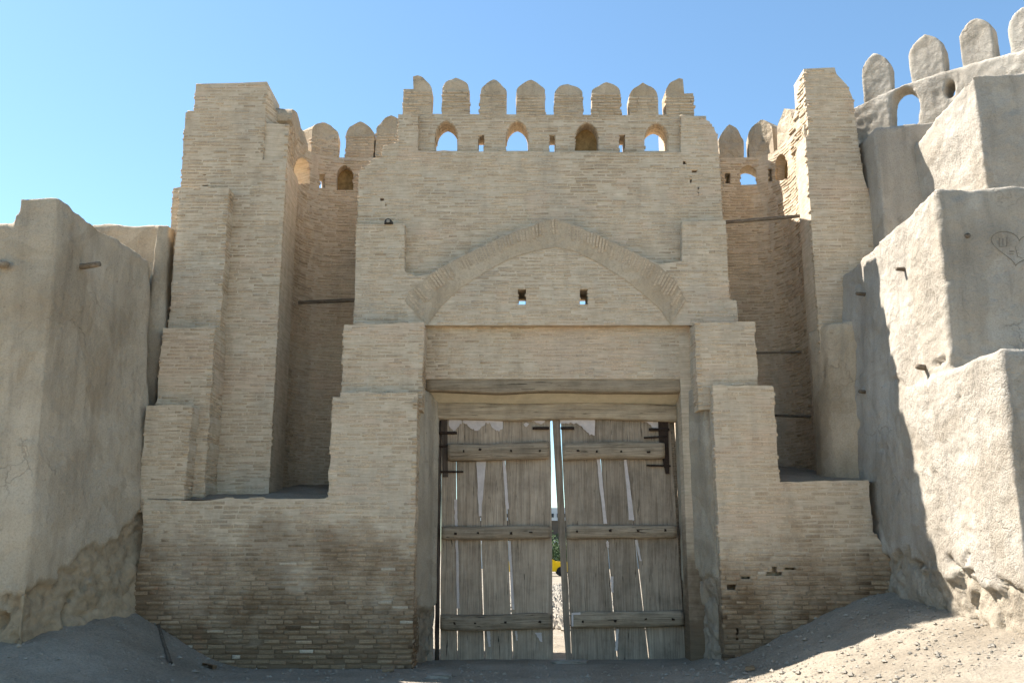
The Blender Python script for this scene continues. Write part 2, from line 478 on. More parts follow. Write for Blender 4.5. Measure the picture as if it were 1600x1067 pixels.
def lay(root, B, n_single=300):
    """the bricks that show largest become objects of their own, the others one joined part"""
    def score(b):
        dx, dy, dz = b[0], b[1], b[2] - EYE
        dep = dy * CP + dz * SP
        if dep < 1: return 0
        sx = FPX * dx / dep; sy = FPX * (dz * CP - dy * SP) / dep
        if abs(sx) > 800 or abs(sy) > 533: return 0
        nx, ny = math.sin(b[5]), -math.cos(b[5])
        fc = -(nx * dx + ny * dy) / math.hypot(dx, dy)
        return max(0, fc) * b[3] * b[4] / dep ** 2
    B = sorted(B, key=score, reverse=True)
    base = root.location
    for b in B[:n_single]:
        o = bpy.data.objects.new('brick', BMESH[b[7]]); C.objects.link(o)
        o.parent = root
        o.location = (b[0] - base.x, b[1] - base.y, b[2] - base.z)
        o.rotation_euler = (0, b[6], b[5]); o.scale = (b[3], BDEPTH, b[4])
    rest = B[n_single:]
    if not rest: return
    VV, TT = [], []
    for b in rest:
        v = BV[b[7]] * np.array([b[3], BDEPTH, b[4]], dtype=np.float32)
        c, s = math.cos(b[6]), math.sin(b[6])
        x = v[:, 0] * c + v[:, 2] * s; z = -v[:, 0] * s + v[:, 2] * c; y = v[:, 1]
        c, s = math.cos(b[5]), math.sin(b[5])
        VV.append(np.stack([x * c - y * s + b[0], x * s + y * c + b[1], z + b[2]], 1))
        TT.append(min(1, max(0, rnd.gauss(0.52, 0.24))))
    n = len(rest)
    V = np.concatenate(VV)
    F = (np.array(BF)[None, :, :] + (np.arange(n) * 12)[:, None, None]).reshape(-1, 4)
    me = bpy.data.meshes.new('brickwork')
    me.vertices.add(len(V)); me.vertices.foreach_set('co', V.ravel())
    me.loops.add(F.size); me.loops.foreach_set('vertex_index', F.ravel().astype(np.int32))
    me.polygons.add(len(F)); me.polygons.foreach_set('loop_start', np.arange(0, F.size, 4, dtype=np.int32))
    me.update(calc_edges=True)
    me.attributes.new('tone', 'FLOAT', 'POINT').data.foreach_set('value', np.repeat(np.array(TT, dtype=np.float32), 12))
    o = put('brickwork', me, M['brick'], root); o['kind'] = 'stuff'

def rect(u0, u1, z0, z1): return [(u0, z0), (u1, z0), (u1, z1), (u0, z1)]
def ragged(pts, amp=0.025, step=0.14, seed=0):
    """break straight outline edges into small brick-sized steps"""
    out = []
    for i, (a, b) in enumerate(zip(pts, pts[1:] + pts[:1])):
        L = math.hypot(b[0] - a[0], b[1] - a[1]); k = max(1, int(L / step))
        for j in range(k):
            t = j / k; x = a[0] + (b[0] - a[0]) * t; y = a[1] + (b[1] - a[1]) * t
            if j: x += amp * noise.noise(Vector((x * 5, y * 5, seed))); y += amp * noise.noise(Vector((x * 5, y * 5, seed + 9)))
            out.append((x, y))
    return out
def arch_hole(x0, x1, ytop, ybot, ysh, Y, path=None):
    """pixel box of a pointed window -> outline in (u, z)"""
    xc = (x0 + x1) / 2; w = (x1 - x0) / 2; pts = [(x0, ybot), (x1, ybot)]
    for i in range(0, 7):
        t = i / 6; pts.append((xc + w * math.cos(t * math.pi / 2) ** 1.0, ysh + (ytop - ysh) * (0.8 * math.sin(t * math.pi / 2) + 0.2 * t)))
    for i in range(5, -1, -1):
        t = i / 6; pts.append((xc - w * math.cos(t * math.pi / 2) ** 1.0, ysh + (ytop - ysh) * (0.8 * math.sin(t * math.pi / 2) + 0.2 * t)))
    if path is not None and path.curved: return [path.find(*p) for p in pts]
    return UZ(pts, Y)
def ogive(u0, u1, z0, zs, za, n=7, broken=0):
    """merlon outline: straight flanks, pointed dome"""
    c = (u0 + u1) / 2; w = (u1 - u0) / 2; pts = [(u0, z0), (u1, z0)]
    def q(t, sgn): return (c + sgn * w * math.cos(t * math.pi / 2) ** 1.05, zs + (za - zs) * (0.72 * math.sin(t * math.pi / 2) + 0.28 * t * t))
    R_ = [q(i / n, 1) for i in range(n + 1)]; L_ = [q(i / n, -1) for i in range(n - 1, -1, -1)]
    if broken > 0: R_ = [(u1, zs)] + [(c + w * .3, zs), (c + w * .3, zs + (za - zs) * .9)] + [(c, za)]
    if broken < 0: L_ = [(c - w * .3, zs + (za - zs) * .9), (c - w * .3, zs), (u0, zs)]
    return pts + R_ + L_
def merlon(root, B, path, u0, u1, z0, zs, za, t, broken=0, mat=None, off=0.0, bricks=True):
    u0 += rnd.uniform(-.012, .012); u1 += rnd.uniform(-.012, .012); zs += rnd.uniform(-.025, .025); za += rnd.uniform(-.03, .03)
    pl = ogive(u0, u1, z0, zs, za, broken=broken)
    me = slab(path, pl, (), t, off - 0.004)
    bm = bmesh.new(); bm.from_mesh(me)
    bmesh.ops.remove_doubles(bm, verts=bm.verts, dist=0.001)
    for v in bm.verts:
        v.co += Vector((noise.noise(v.co * 7), noise.noise(v.co * 7 + Vector((5, 0, 0))), noise.noise(v.co * 7 + Vector((0, 5, 0))))) * 0.03
    bm.to_mesh(me); bm.free()
    put('merlon', me, M['cap'] if mat is None else mat, root)
    if bricks: courses(B, path, rect(u0, u1, z0, zs), (), off=off, proud=(0.004, 0.016), miss=0.03)

# ------------------------------------------------------------------ mud walls: solid -> voxel remesh -> weathering
def prism(bot, top):
    n = len(bot)
    vs = [Vector(p) for p in bot] + [Vector(p) for p in top]
    fs = [tuple(reversed(range(n))), tuple(range(n, 2 * n))] + [(i, (i + 1) % n, (i + 1) % n + n, i + n) for i in range(n)]
    return vs, fs
def mud(name, solids, parent, mat, voxel=0.045, amp=(0.05, 0.02, 0.007), core=None, seed=0, pits=0.0):
    bm = bmesh.new()
    for vs, fs in solids:
        nv = [bm.verts.new(v) for v in vs]
        for f in fs: bm.faces.new([nv[i] for i in f])
    bmesh.ops.recalc_face_normals(bm, faces=bm.faces)
    me = bpy.data.meshes.new('tmp'); bm.to_mesh(me); bm.free()
    o = bpy.data.objects.new('tmp', me); C.objects.link(o)
    md = o.modifiers.new('r', 'REMESH'); md.mode = 'VOXEL'; md.voxel_size = voxel
    sm = o.modifiers.new('s', 'SMOOTH'); sm.iterations = 3; sm.factor = 0.5
    dg = bpy.context.evaluated_depsgraph_get()
    me2 = bpy.data.meshes.new_from_object(o.evaluated_get(dg))
    bpy.data.objects.remove(o)
    n = len(me2.vertices)
    co = np.empty(n * 3, dtype=np.float32); me2.vertices.foreach_get('co', co); co = co.reshape(-1, 3)
    nr = np.empty(n * 3, dtype=np.float32); me2.vertex_normals.foreach_get('vector', nr); nr = nr.reshape(-1, 3)
    out = np.empty_like(co); cm = np.zeros(n, dtype=np.float32)
    sd = Vector((seed * 13.7, seed * 5.1, 0)); N = noise.noise
    for i in range(n):
        p = Vector(co[i]); q = p + sd
        d = amp[0] * N(q * 0.55) + amp[1] * N(q * 1.9) + amp[2] * N(q * 7.5) + amp[2] * 0.6 * N(q * 15)
        ru = N(Vector((q.x * 2.4, q.y * 2.4, q.z * 0.22)))
        d -= amp[1] * 0.9 * max(0.0, ru - 0.05)
        if pits:
            v = N(q * 3.1 + Vector((7, 3, 1)))
            if v > 0.42: d -= pits * min(1, (v - 0.42) * 8)
        if core is not None:
            zl = core(p) + 0.28 * N(q * 1.7) + 0.13 * N(q * 6)
            e = (zl - p.z) / 0.05
            if e > 0:
                e = min(1, e); cm[i] = e
                d -= e * (0.08 + 0.07 * N(q * 1.3) + 0.045 * N(q * 4.2) + 0.03 * N(q * 11))
                k = N(q * 2.3 + Vector((1, 8, 2)))
                if abs(k) < 0.05: d -= e * 0.05 * (1 - abs(k) / 0.05)
        out[i] = co[i] + nr[i] * d
    me2.vertices.foreach_set('co', out.ravel())
    me2.attributes.new('core', 'FLOAT', 'POINT').data.foreach_set('value', cm)
    me2.materials.clear()
    me2.update()
    return put(name, me2, mat, parent, smooth=True)
def gash(o, tree, lines):
    base = np.array(o.matrix_basis.translation + (o.parent.location if o.parent else Vector()))
    n = len(o.data.vertices); co = np.empty(n * 3, dtype=np.float32); o.data.vertices.foreach_get('co', co); co = co.reshape(-1, 3) + base
    nr = np.empty(n * 3, dtype=np.float32); o.data.vertex_normals.foreach_get('vector', nr); nr = nr.reshape(-1, 3)
    d = np.zeros(n)
    for pts, r, dep in lines:
        P_ = [hit(tree, *p)[0] for p in pts]; P_ = [p for p in P_ if p is not None]
        for a, b in zip(P_, P_[1:]):
            for k in range(9):
                c = np.array(a.lerp(b, k / 8)); rr = r * (0.7 + 0.5 * noise.noise(Vector(c) * 6))
                q = np.linalg.norm(co - c, axis=1); d = np.maximum(d, dep * np.clip(1.4 * (1 - q / max(rr, 1e-3)), 0, 1))
    co -= nr * d[:, None] + base
    o.data.vertices.foreach_set('co', co.astype(np.float32).ravel()); o.data.update()
def bvh(o):
    base = o.matrix_basis.translation.copy(); p = o.parent
    while p is not None: base += p.location; p = p.parent
    return BVHTree.FromPolygons([v.co + base for v in o.data.vertices], [tuple(f.vertices) for f in o.data.polygons])
def hit(tree, px, py):
    loc, nr, i, d = tree.ray_cast(Vector((0, 0, EYE)), ray(px, py).normalized())
    return loc, nr

#@@STRUCTURE
# ------------------------------------------------------------------ ground
def sstep(a, b, x):
    t = min(1, max(0, (x - a) / (b - a))); return t * t * (3 - 2 * t)
def gh(x, y):
    r = sstep(2.3, 5.7, x) * max(0.0, 1.08 - 0.13 * max(0, 13.9 - y))
    l = sstep(3.6, 5.9, -x) * max(0.0, 0.90 - 0.22 * max(0, 13.9 - y))
    fade = 1 - sstep(14.4, 17, y)
    far = 1 - sstep(25, 60, abs(x) + max(0, y - 15))
    h = (r + l) * fade * (1 - sstep(9, 16, abs(x)))
    k = sstep(0.02, 0.4, h)
    h += far * (0.03 * noise.noise(Vector((x * 0.7, y * 0.7, 0))) + (0.012 + 0.02 * k) * noise.noise(Vector((x * 2.6, y * 2.6, 3)))
                + (0.005 + 0.014 * k) * noise.noise(Vector((x * 8, y * 8, 5))))
    return h
def axis(lo, hi, st, outs):
    a = list(np.arange(lo, hi + 1e-6, st)); s = st; v = hi
    while v < outs: s *= 1.35; v += s; a.append(v)
    b = []; s = st; v = lo
    while v > -outs: s *= 1.35; v -= s; b.append(v)
    return list(reversed(b)) + a
gx, gy = axis(-7.5, 7.5, 0.06, 6000), axis(8.5, 15.6, 0.06, 6000)
gv = [(x, y, gh(x, y)) for y in gy for x in gx]
nx = len(gx)
gf = [(j * nx + i, j * nx + i + 1, (j + 1) * nx + i + 1, (j + 1) * nx + i) for j in range(len(gy) - 1) for i in range(nx - 1)]
ground = put('ground', mesh(gv, gf), M['dirt'], None, True)
tag(ground, 'dusty beige earth in front of and beyond the gate', 'ground', kind='structure')

# ------------------------------------------------------------------ left plinth with its pier
YP = 14.0
xl, xr = X_(196, 900, YP), X_(648, 820, YP)
xp = X_(515, 720, YP)
zt, zp = Z_(779, YP), Z_(614, YP)
t = thing('brick_plinth', ((xl + xr) / 2, YP, 0), 'low brown brick plinth with tall pier left of the gate, dark damp foot', 'brick plinth', 'plinths flanking the gate')
pl = ragged([(xl - X0, -0.3), (xr - X0, -0.3), (xr - X0, zp), (xp + .12 - X0, zp + .01), (xp + .12 - X0, zp - .07), (xp + .01 - X0, zp - .075), (xp - X0, zt + .01), (X_(262, 780, YP) - X0, zt - .02), (X_(225, 780, YP) - X0, zt), (X_(225, 820, YP) - X0, Z_(850, YP))], 0.03, 0.12)
holes = [UZ(p, YP) for p in ([(530, 651), (541, 651), (541, 656), (530, 656)],)]
put('wall', slab(plane(YP), pl, (), 0.55), M['mortar'], t)
B = []
courses(B, plane(YP), pl, (), pitch=0.066, base_proud=(1.75, 0.022), seed=1)
pth = Path([(xr, YP), (xr, 15.0)])
put('return_wall', slab(pth, rect(0.02, 0.98, -0.2, zp - 0.02), (), 0.5, -0.004), M['mortar'], t)
courses(B, pth, rect(0, 0.75, -0.2, zp), (), pitch=0.066, base_proud=(1.2, 0.02), seed=2)
lay(t, B)
# earth fill on the ledge
def fill(name, x0, x1, y0, y1, z0, z1, root, seed):
    vs, fs = [], []; nxx, nyy = 40, 34
    for j in range(nyy + 1):
        for i in range(nxx + 1):
            x = x0 + (x1 - x0) * i / nxx; y = y0 + (y1 - y0) * j / nyy; tt = j / nyy
            z = z0 + (z1 - z0) * tt + (0.03 if j else 0.0) * noise.noise(Vector((x * 2.5, y * 2.5, seed))) + 0.012 * noise.noise(Vector((x * 9, y * 9, seed)))
            vs.append((x, y, z))
    for j in range(nyy):
        for i in range(nxx):
            a = j * (nxx + 1) + i; fs.append((a, a + 1, a + nxx + 2, a + nxx + 1))
    put(name, mesh(vs, fs), M['dirt'], root, True)
fill('ledge_fill', xl + .2, xp + 0.6, YP + .01, 17.3, zt - .01, zt + .46, t, 1)

# ------------------------------------------------------------------ right plinth with its pier
xl2, xr2 = X_(1123, 820, YP), X_(1395, 880, YP)
xq = X_(1215, 700, YP)
zt2, zp2 = Z_(753, YP), Z_(603, YP)
t = thing('brick_plinth', ((xl2 + xr2) / 2, YP, 0.3), 'low brick plinth with narrow pier right of the wooden gate, cracked courses near ground', 'brick plinth', 'plinths flanking the gate')
xe = X_(1358, 760, YP)
pl = ragged([(xl2 - X0, -0.3), (xr2 - X0, -0.3), (xr2 - X0, Z_(880, YP)), (xr2 - .12 - X0, Z_(850, YP)), (xe - X0, Z_(830, YP)), (xe - X0, zt2 + .03), (xq - X0, zt2), (xq - .01 - X0, zp2), (xl2 - X0, zp2 + .01)], 0.03, 0.12, 4)
holes = [UZ(p, YP) for p in ([(1196, 893), (1222, 893), (1222, 899), (1196, 899)], [(1206, 885), (1214, 885), (1214, 893), (1206, 893)],
         [(1136, 912), (1150, 912), (1150, 921), (1136, 921)], [(1158, 900), (1172, 900), (1172, 904), (1158, 904)], [(1226, 886), (1243, 886), (1243, 890), (1226, 890)],
         [(1150, 980), (1154, 980), (1154, 1000), (1150, 1000)])]
put('wall', slab(plane(YP), pl, holes, 0.55), M['mortar'], t)
B = []
put('backing', slab(plane(YP), UZ([(1128, 870), (1260, 870), (1260, 1010), (1128, 1010)], YP), (), 0.06, -0.16), M['mortar'], t)
courses(B, plane(YP), pl, holes, pitch=0.066, base_proud=(1.7, 0.024), seed=3)
lay(t, B)
fill('ledge_fill', xq - 0.5, xe + .1, YP + .01, 17.3, zt2 - .01, zt2 + .55, t, 2)

# ------------------------------------------------------------------ gatehouse
gxc = X_(860, 1000, 15)
gate = thing('brick_gatehouse', (gxc, 14.6, 0), 'tall tan brick gatehouse with pointed relief arch and a row of eight domed merlons', 'gatehouse')
B = []
# stage two piers
YB = 14.22
for a, b, top, bot, sd in ((536, 661, 504, 640, 4), (1088, 1182, 502, 640, 5)):
    xa, xb = X_(a, 560, YB), X_(b, 560, YB)
    pl = ragged([(xa - X0, Z_(bot, YB)), (xb - X0, Z_(bot, YB)), (xb - X0, Z_(top, YB)), (xa - X0, Z_(top + 3, YB))], 0.035, 0.11, sd)
    put('pier', slab(plane(YB), pl, (), 0.8), M['mortar'], gate)
    courses(B, plane(YB), pl, seed=sd, miss=0.02)
    pp = Path([(xb, YB), (xb, YB + .8)]) if a < 800 else Path([(xa, YB + .6), (xa, YB)])
    courses(B, pp, rect(0.01, 0.6, Z_(bot, YB), Z_(top, YB)), seed=sd)
# lower wall over the doorway
YL = 14.74
pl = UZ([(655, 500), (1085, 500), (1085, 592), (655, 592)], YL)
put('wall', slab(plane(YL), pl, (), 0.45), M['mortar'], gate)
courses(B, plane(YL), pl, seed=6)
# projecting layer: shoulders, arch, tympanum
YA = 14.60
OUT = [(632, 424), (650, 432), (672, 428), (700, 412), (730, 397), (765, 380), (800, 364), (835, 352), (867, 343), (898, 353), (930, 367), (965, 383), (1000, 400), (1030, 413), (1066, 408)]
lw, rw = [(552, 508), (554, 480), (557, 351), (632, 349)], [(1066, 346), (1134, 345), (1138, 440), (1140, 468), (1151, 470), (1154, 508)]
front = lw + OUT + rw
holes = [UZ([(a, 452), (b, 452), (b, 476), (a, 476)], YA) for a, b in ((809, 822), (906, 919))]
plA = UZ(front, YA)
put('arch_wall', slab(plane(YA), plA, holes, 0.62), M['mortar'], gate)
INN = [(668, 508), (690, 478), (720, 450), (760, 424), (800, 403), (840, 391), (868, 387), (896, 392), (935, 411), (975, 436), (1005, 460), (1030, 482), (1048, 508)]
BO = [(632, 470), (645, 452), (672, 430), (700, 412), (730, 397), (765, 380), (800, 364), (835, 352), (867, 343), (898, 353), (930, 367), (965, 383), (1000, 400), (1030, 416), (1056, 440), (1072, 470)]
band = UZ(BO + list(reversed(INN)), YA)
left_f = UZ([(552, 508), (554, 480), (557, 351), (632, 349), (632, 424), (650, 432), (672, 430), (645, 452), (632, 470), (640, 508)], YA)
right_f = UZ([(1066, 408), (1066, 346), (1134, 345), (1138, 440), (1140, 468), (1151, 470), (1154, 508), (1080, 508), (1072, 470), (1056, 440), (1040, 424)], YA)
tymp = UZ([(668, 508)] + INN[1:-1] + [(1048, 508)], YA)
courses(B, plane(YA), left_f, seed=7); courses(B, plane(YA), right_f, seed=8)
courses(B, plane(YA), tymp, holes, seed=9)
# radial bricks of the relief arch
def sample(pts, n):
    P_ = [Vector(p) for p in pts]; d = [0]
    for a, b in zip(P_, P_[1:]): d.append(d[-1] + (b - a).length)
    out = []
    for i in range(n):
        s = d[-1] * (i + .5) / n; k = max(0, min(int(np.searchsorted(d, s)) - 1, len(P_) - 2))
        out.append(P_[k].lerp(P_[k + 1], (s - d[k]) / (d[k + 1] - d[k])))
    return out
NA = 96
oo, ii = sample(BO, NA), sample(INN, NA)
arch = put('relief_arch', slab(plane(YA), band, (), 0.05, 0.012), M['cap'], gate)
for k in range(NA):
    o_, i_ = at(oo[k].x, oo[k].y, YA), at(ii[k].x, ii[k].y, YA)
    v = i_ - o_; L = v.length
    tilt = math.atan2(-v.z, v.x)
    Lb = L * rnd.uniform(0.42, 0.62)
    if rnd.random() < (0.4 if k < 5 or k > NA - 6 else 0.03): continue
    for (s0, s1, pr) in ((rnd.uniform(-.03, .05), Lb / L, rnd.uniform(0.012, 0.03)),):
        c = o_ + v * ((s0 + s1) / 2)
        b = bpy.data.objects.new('arch_brick', BMESH[rnd.randrange(NV)]); C.objects.link(b)
        b.parent = gate
        b.location = (c.x - gate.location.x, YA - pr - gate.location.y, c.z - gate.location.z)
        b.rotation_euler = (0, tilt, 0); b.scale = (L * (s1 - s0), 0.06, 0.038 * rnd.uniform(0.85, 1.1))
# main upper wall
YU = 14.80
UP = [(556, 500), (558, 351), (562, 268), (566, 262), (577, 258), (580, 250), (596, 247), (598, 230), (612, 226), (622, 222), (622, 179), (653, 180), (653, 236), (1064, 239), (1064, 181), (1094, 183), (1108, 190), (1116, 202), (1121, 212), (1124, 262), (1130, 350), (1137, 500)]
plU = ragged(UZ(UP, YU), 0.022)
arch_u = UZ(list(reversed(OUT)), YU)
cut = [(666, 500), (1050, 500)]
holesU = [UZ([(a, 452), (b, 452), (b, 478), (a, 478)], YU) for a, b in ((806, 825), (903, 922))]
crack = [UZ(p, YU) for p in ([(1067, 252), (1073, 252), (1073, 257), (1067, 257)], [(1081, 266), (1090, 266), (1090, 270), (1081, 270)], [(1078, 276), (1081, 276), (1081, 286), (1078, 286)], [(1090, 292), (1092, 292), (1092, 306), (1090, 306)], [(594, 310), (600, 310), (600, 314), (594, 314)], [(602, 316), (604, 316), (604, 322), (602, 322)])]
put('upper_wall', slab(plane(YU), plU, holesU + crack, 0.75), M['mortar'], gate)
courses(B, plane(YU), UZ([(558, 351)] + UP[2:-1] + [(1066, 350), (1066, 408)] + list(reversed(OUT)) + [(632, 350)], YU), crack, seed=10)
# crest band with windows
YC = 14.92
wins = [(679, 716, 188), (790, 827, 188), (1007, 1045, 192)]
blk = (898, 936, 191)
loops_ = [(747, 757), (858, 868), (967, 977)]
plC = UZ([(640, 178), (1080, 181), (1080, 246), (640, 246)], YC)
hC = [arch_hole(a, b, yt, 236, 214, YC) for a, b, yt in wins + [blk]] + [UZ([(a, 211), (b, 211), (b, 238), (a, 238)], YC) for a, b in loops_]
put('crest_wall', slab(plane(YC), plC, hC, 0.42), M['mortar'], gate)
courses(B, plane(YC), plC, hC, seed=11)
put('blocked_window', slab(plane(YC), UZ([(890, 184), (944, 184), (944, 244), (890, 244)], YC), (), 0.12, -0.26), M['infill'], gate)
# brick soffits of the windows
for a, b, yt in wins + [blk]:
    hp = arch_hole(a, b, yt, 236, 214, YC)
    for (p, q) in zip(hp[1:], hp[2:]):
        m_ = ((p[0] + q[0]) / 2, (p[1] + q[1]) / 2)
        for dd in (0.01, 0.15, 0.29):
            w_ = bpy.data.objects.new('window_brick', BMESH[rnd.randrange(NV)]); C.objects.link(w_); w_.parent = gate
            ang = math.atan2(-(q[1] - p[1]), q[0] - p[0])
            w_.location = (m_[0] + X0 - gate.location.x, YC + dd - 0.006 - gate.location.y, m_[1] - gate.location.z)
            w_.rotation_euler = (0, ang, 0); w_.scale = (math.hypot(q[0] - p[0], q[1] - p[1]) * 0.86, 0.125, 0.035)
ms = [(631, 673, 137, 119, -1), (690, 733, 141, 122, 0), (750, 792, 143, 124, 0), (808, 851, 145, 128, 0), (868, 911, 146, 130, 0), (925, 970, 146, 128, 0), (985, 1028, 147, 129, 0), (1041, 1085, 146, 124, 1)]
for a, b, ys, ya, br in ms:
    z0 = Z_(183, YC) - .02
    merlon(gate, B, plane(YC), X_(a, 160, YC) - X0, X_(b, 160, YC) - X0, z0, Z_(ys, YC), Z_(ya, YC), 0.34, br)
lay(gate, B)
# side wings of the gatehouse running back to the curtain walls
xw = X_(562, 300, YU) + .03
vs, fs = prism([(xw, 15.3, 0), (xw + .5, 15.3, 0), (xw + .5, 17.2, 0), (xw, 17.2, 0)], [(xw, 15.3, 8.0), (xw + .5, 15.3, 8.0), (xw + .5, 17.2, 8.75), (xw, 17.2, 8.75)])
put('side_wall', mesh(vs, fs), M['mortar'], gate)
xw = X_(1122, 300, YU) - .03
vs, fs = prism([(xw - .5, 15.3, 0), (xw, 15.3, 0), (xw, 17.3, 0), (xw - .5, 17.3, 0)], [(xw - .5, 15.3, 8.9), (xw, 15.3, 8.9), (xw, 17.3, 9.75), (xw - .5, 17.3, 9.75)])  # top raised and sloped out of view, added to block sun on the right recess
put('side_wall', mesh(vs, fs), M['mortar'], gate)
# flanks of the shoulders seen at an angle are plain clay
# lintel timbers, soffit, jambs
za, zb = Z_(583, 14.70), Z_(611, 14.70)
xa, xb = X_(662, 597, 14.7), X_(1074, 597, 14.7)
put('lintel_beam', log((xa, 14.90, (za + zb) / 2), (xb, 14.90, (za + zb) / 2), (za - zb) / 2, flat=1.0, seg=16, n=30, wob=0.05, freq=2, seed=3, power=7), M['beam'], gate)
zs0, zs1 = zb + 0.01, Z_(629, 15.12)
vs, fs = prism([(xa - .1, 14.9, zs0), (xb + .1, 14.9, zs0), (xb + .1, 15.22, zs1 - .06), (xa - .1, 15.22, zs1 - .06)], [(xa - .1, 14.9, zs0 + .3), (xb + .1, 14.9, zs0 + .3), (xb + .1, 15.22, zs0 + .3), (xa - .1, 15.22, zs0 + .3)])
put('soffit', mesh(vs, fs), M['soffit'], gate)
z1, z2 = Z_(628, 15.12), Z_(653, 15.12)
put('frame_beam', log((X_(664, 640, 15.1), 15.22, (z1 + z2) / 2), (X_(1066, 640, 15.1), 15.22, (z1 + z2) / 2 - .04), (z1 - z2) / 2 + .01, flat=0.9, seg=16, n=30, wob=0.08, freq=2.5, seed=8, power=5), M['beam'], gate)
# jambs: plastered reveals with ruined feet
JD = 15.3
xj = X_(684, 800, 15.15)
mud('jamb', [prism([(xr - .3, 14.2, -0.3), (xr - .02, 14.2, -0.3), (xj - .06, 15.05, -0.3), (xj - .0, 15.12, -0.3), (xj - .0, JD, -0.3), (xr - .3, JD, -0.3)],
                   [(xr - .3, 14.45, 4.05), (xr - .02, 14.45, 4.05), (xj - .06, 15.05, 4.05), (xj - .0, 15.12, 4.05), (xj - .0, JD, 4.05), (xr - .3, JD, 4.05)])], gate, M['jamb'], 0.035, (0.01, 0.008, 0.004), core=lambda p: 0.9, seed=5)
xk = X_(1062, 800, 15.15)
mud('jamb', [prism([(xl2 + .02, 14.06, -0.3), (xl2 + .5, 14.06, -0.3), (xl2 + .5, JD, -0.3), (xk, JD, -0.3), (xk, 15.12, -0.3)],
                   [(xl2 - .1, 14.3, 4.05), (xl2 + .5, 14.3, 4.05), (xl2 + .5, JD, 4.05), (xk, JD, 4.05), (xk, 15.12, 4.05)])], gate, M['jamb'], 0.035, (0.02, 0.014, 0.004), core=lambda p: 1.25, seed=6)
# blocks that wall the gatehouse beside and behind the doors
for x_, w_ in ((-1.95, 1.15), (3.12, 1.0)):
    put('side_wall', box(x_, 15.12, 2.3, w_, 0.8, 5.2), M['mortar'], gate)
put('frame_post', log((X_(686, 800, 15.2), 15.24, -0.05), (X_(686, 700, 15.2), 15.24, z2 + .02), 0.036, seg=8, n=16, wob=0.2, seed=2, power=4), M['post'], gate)
put('frame_post', log((X_(1066, 980, 15.2), 15.3, -0.05), (X_(1051, 660, 15.2), 15.3, z2 + .02), 0.045, seg=8, n=16, wob=0.2, seed=4, power=4), M['batten'], gate)

#@@TOWERS
# ------------------------------------------------------------------ left tower
YT = 15.0
t = thing('brick_tower', (X_(360, 700, YT), YT, 2.3), 'tall left brick tower with stepped buttresses, highest mass beside the grey mud wall', 'tower', 'brick towers flanking the gatehouse')
B = []
xe = X_(434, 500, YT); xf = X_(413, 200, YT)
TP = [(300, 790), (428, 790)]
pl = [(X_(255, 600, YT) - X0, 2.0), (xe - X0, 2.0), (xe - X0, Z_(249, YT)), (xf - X0, Z_(250, YT)), (xf - X0, Z_(128, YT)), (X_(360, 127, YT) - X0, Z_(130, YT)), (X_(306, 132, YT) - X0, Z_(132, YT)), (X_(304, 172, YT) - X0, Z_(174, YT)), (X_(290, 175, YT) - X0, Z_(176, YT)), (X_(283, 288, YT) - X0, Z_(292, YT)), (X_(270, 300, YT) - X0, Z_(295, YT))]
pl = ragged(pl, 0.012)
cr = [UZ([(a, b), (a + w, b), (a + w, b + h), (a, b + h)], YT) for a, b, w, h in ((317, 272, 5, 2.5), (316, 289, 10, 2))]
put('wall', slab(plane(YT), pl, cr, 0.9), M['mortar'], t)
courses(B, plane(YT), pl, cr, seed=20)
put('tower_body', box((X_(283, 300, YT) + xe) / 2 - 0.45, 16.4, 3.9, xe - X_(283, 300, YT) - 0.9, 1.1, 7.4, jit=.03), M['mortar'], t)
for a, b, top, bot, Yb, sd in ((261, 341, 294, 800, 14.72, 21), (243, 326, 512, 800, 14.40, 22), (222, 293, 634, 800, 14.06, 23)):
    xa_, xb_ = X_(a, (top + bot) / 2, Yb), X_(b, (top + bot) / 2, Yb)
    p2 = ragged([(xa_ - X0, Z_(bot, Yb)), (xb_ - X0, Z_(bot, Yb)), (xb_ - X0, Z_(top, Yb)), (xa_ - X0, Z_(top, Yb))], 0.04, 0.12, seed=sd)
    if Yb < 14.2: p2 = [(u, z) for u, z in p2]
    put('buttress', slab(plane(Yb), p2, (), YT - Yb + .2), M['mortar'], t)
    courses(B, plane(Yb), p2, seed=sd, miss=0.03)
    courses(B, Path([(xb_, Yb), (xb_, YT)]), rect(0, YT - Yb, Z_(bot, Yb), Z_(top, Yb) - .03), seed=sd + 5)
# broken flank above the step, running back to the curtain wall
pf = Path([(xf, YT), (X_(443, 190, 15.55), 15.55)])
pl = [(0, Z_(251, YT)), (pf.L, Z_(251, YT)), (pf.L, Z_(192, 15.55)), (pf.L * .75, Z_(186, 15.45)), (pf.L * .5, Z_(168, 15.28)), (pf.L * .2, Z_(144, 15.1)), (0, Z_(128, YT))]
put('flank_wall', slab(pf, pl, (), 0.5), M['mortar'], t)
courses(B, pf, pl, seed=28)
lay(t, B)

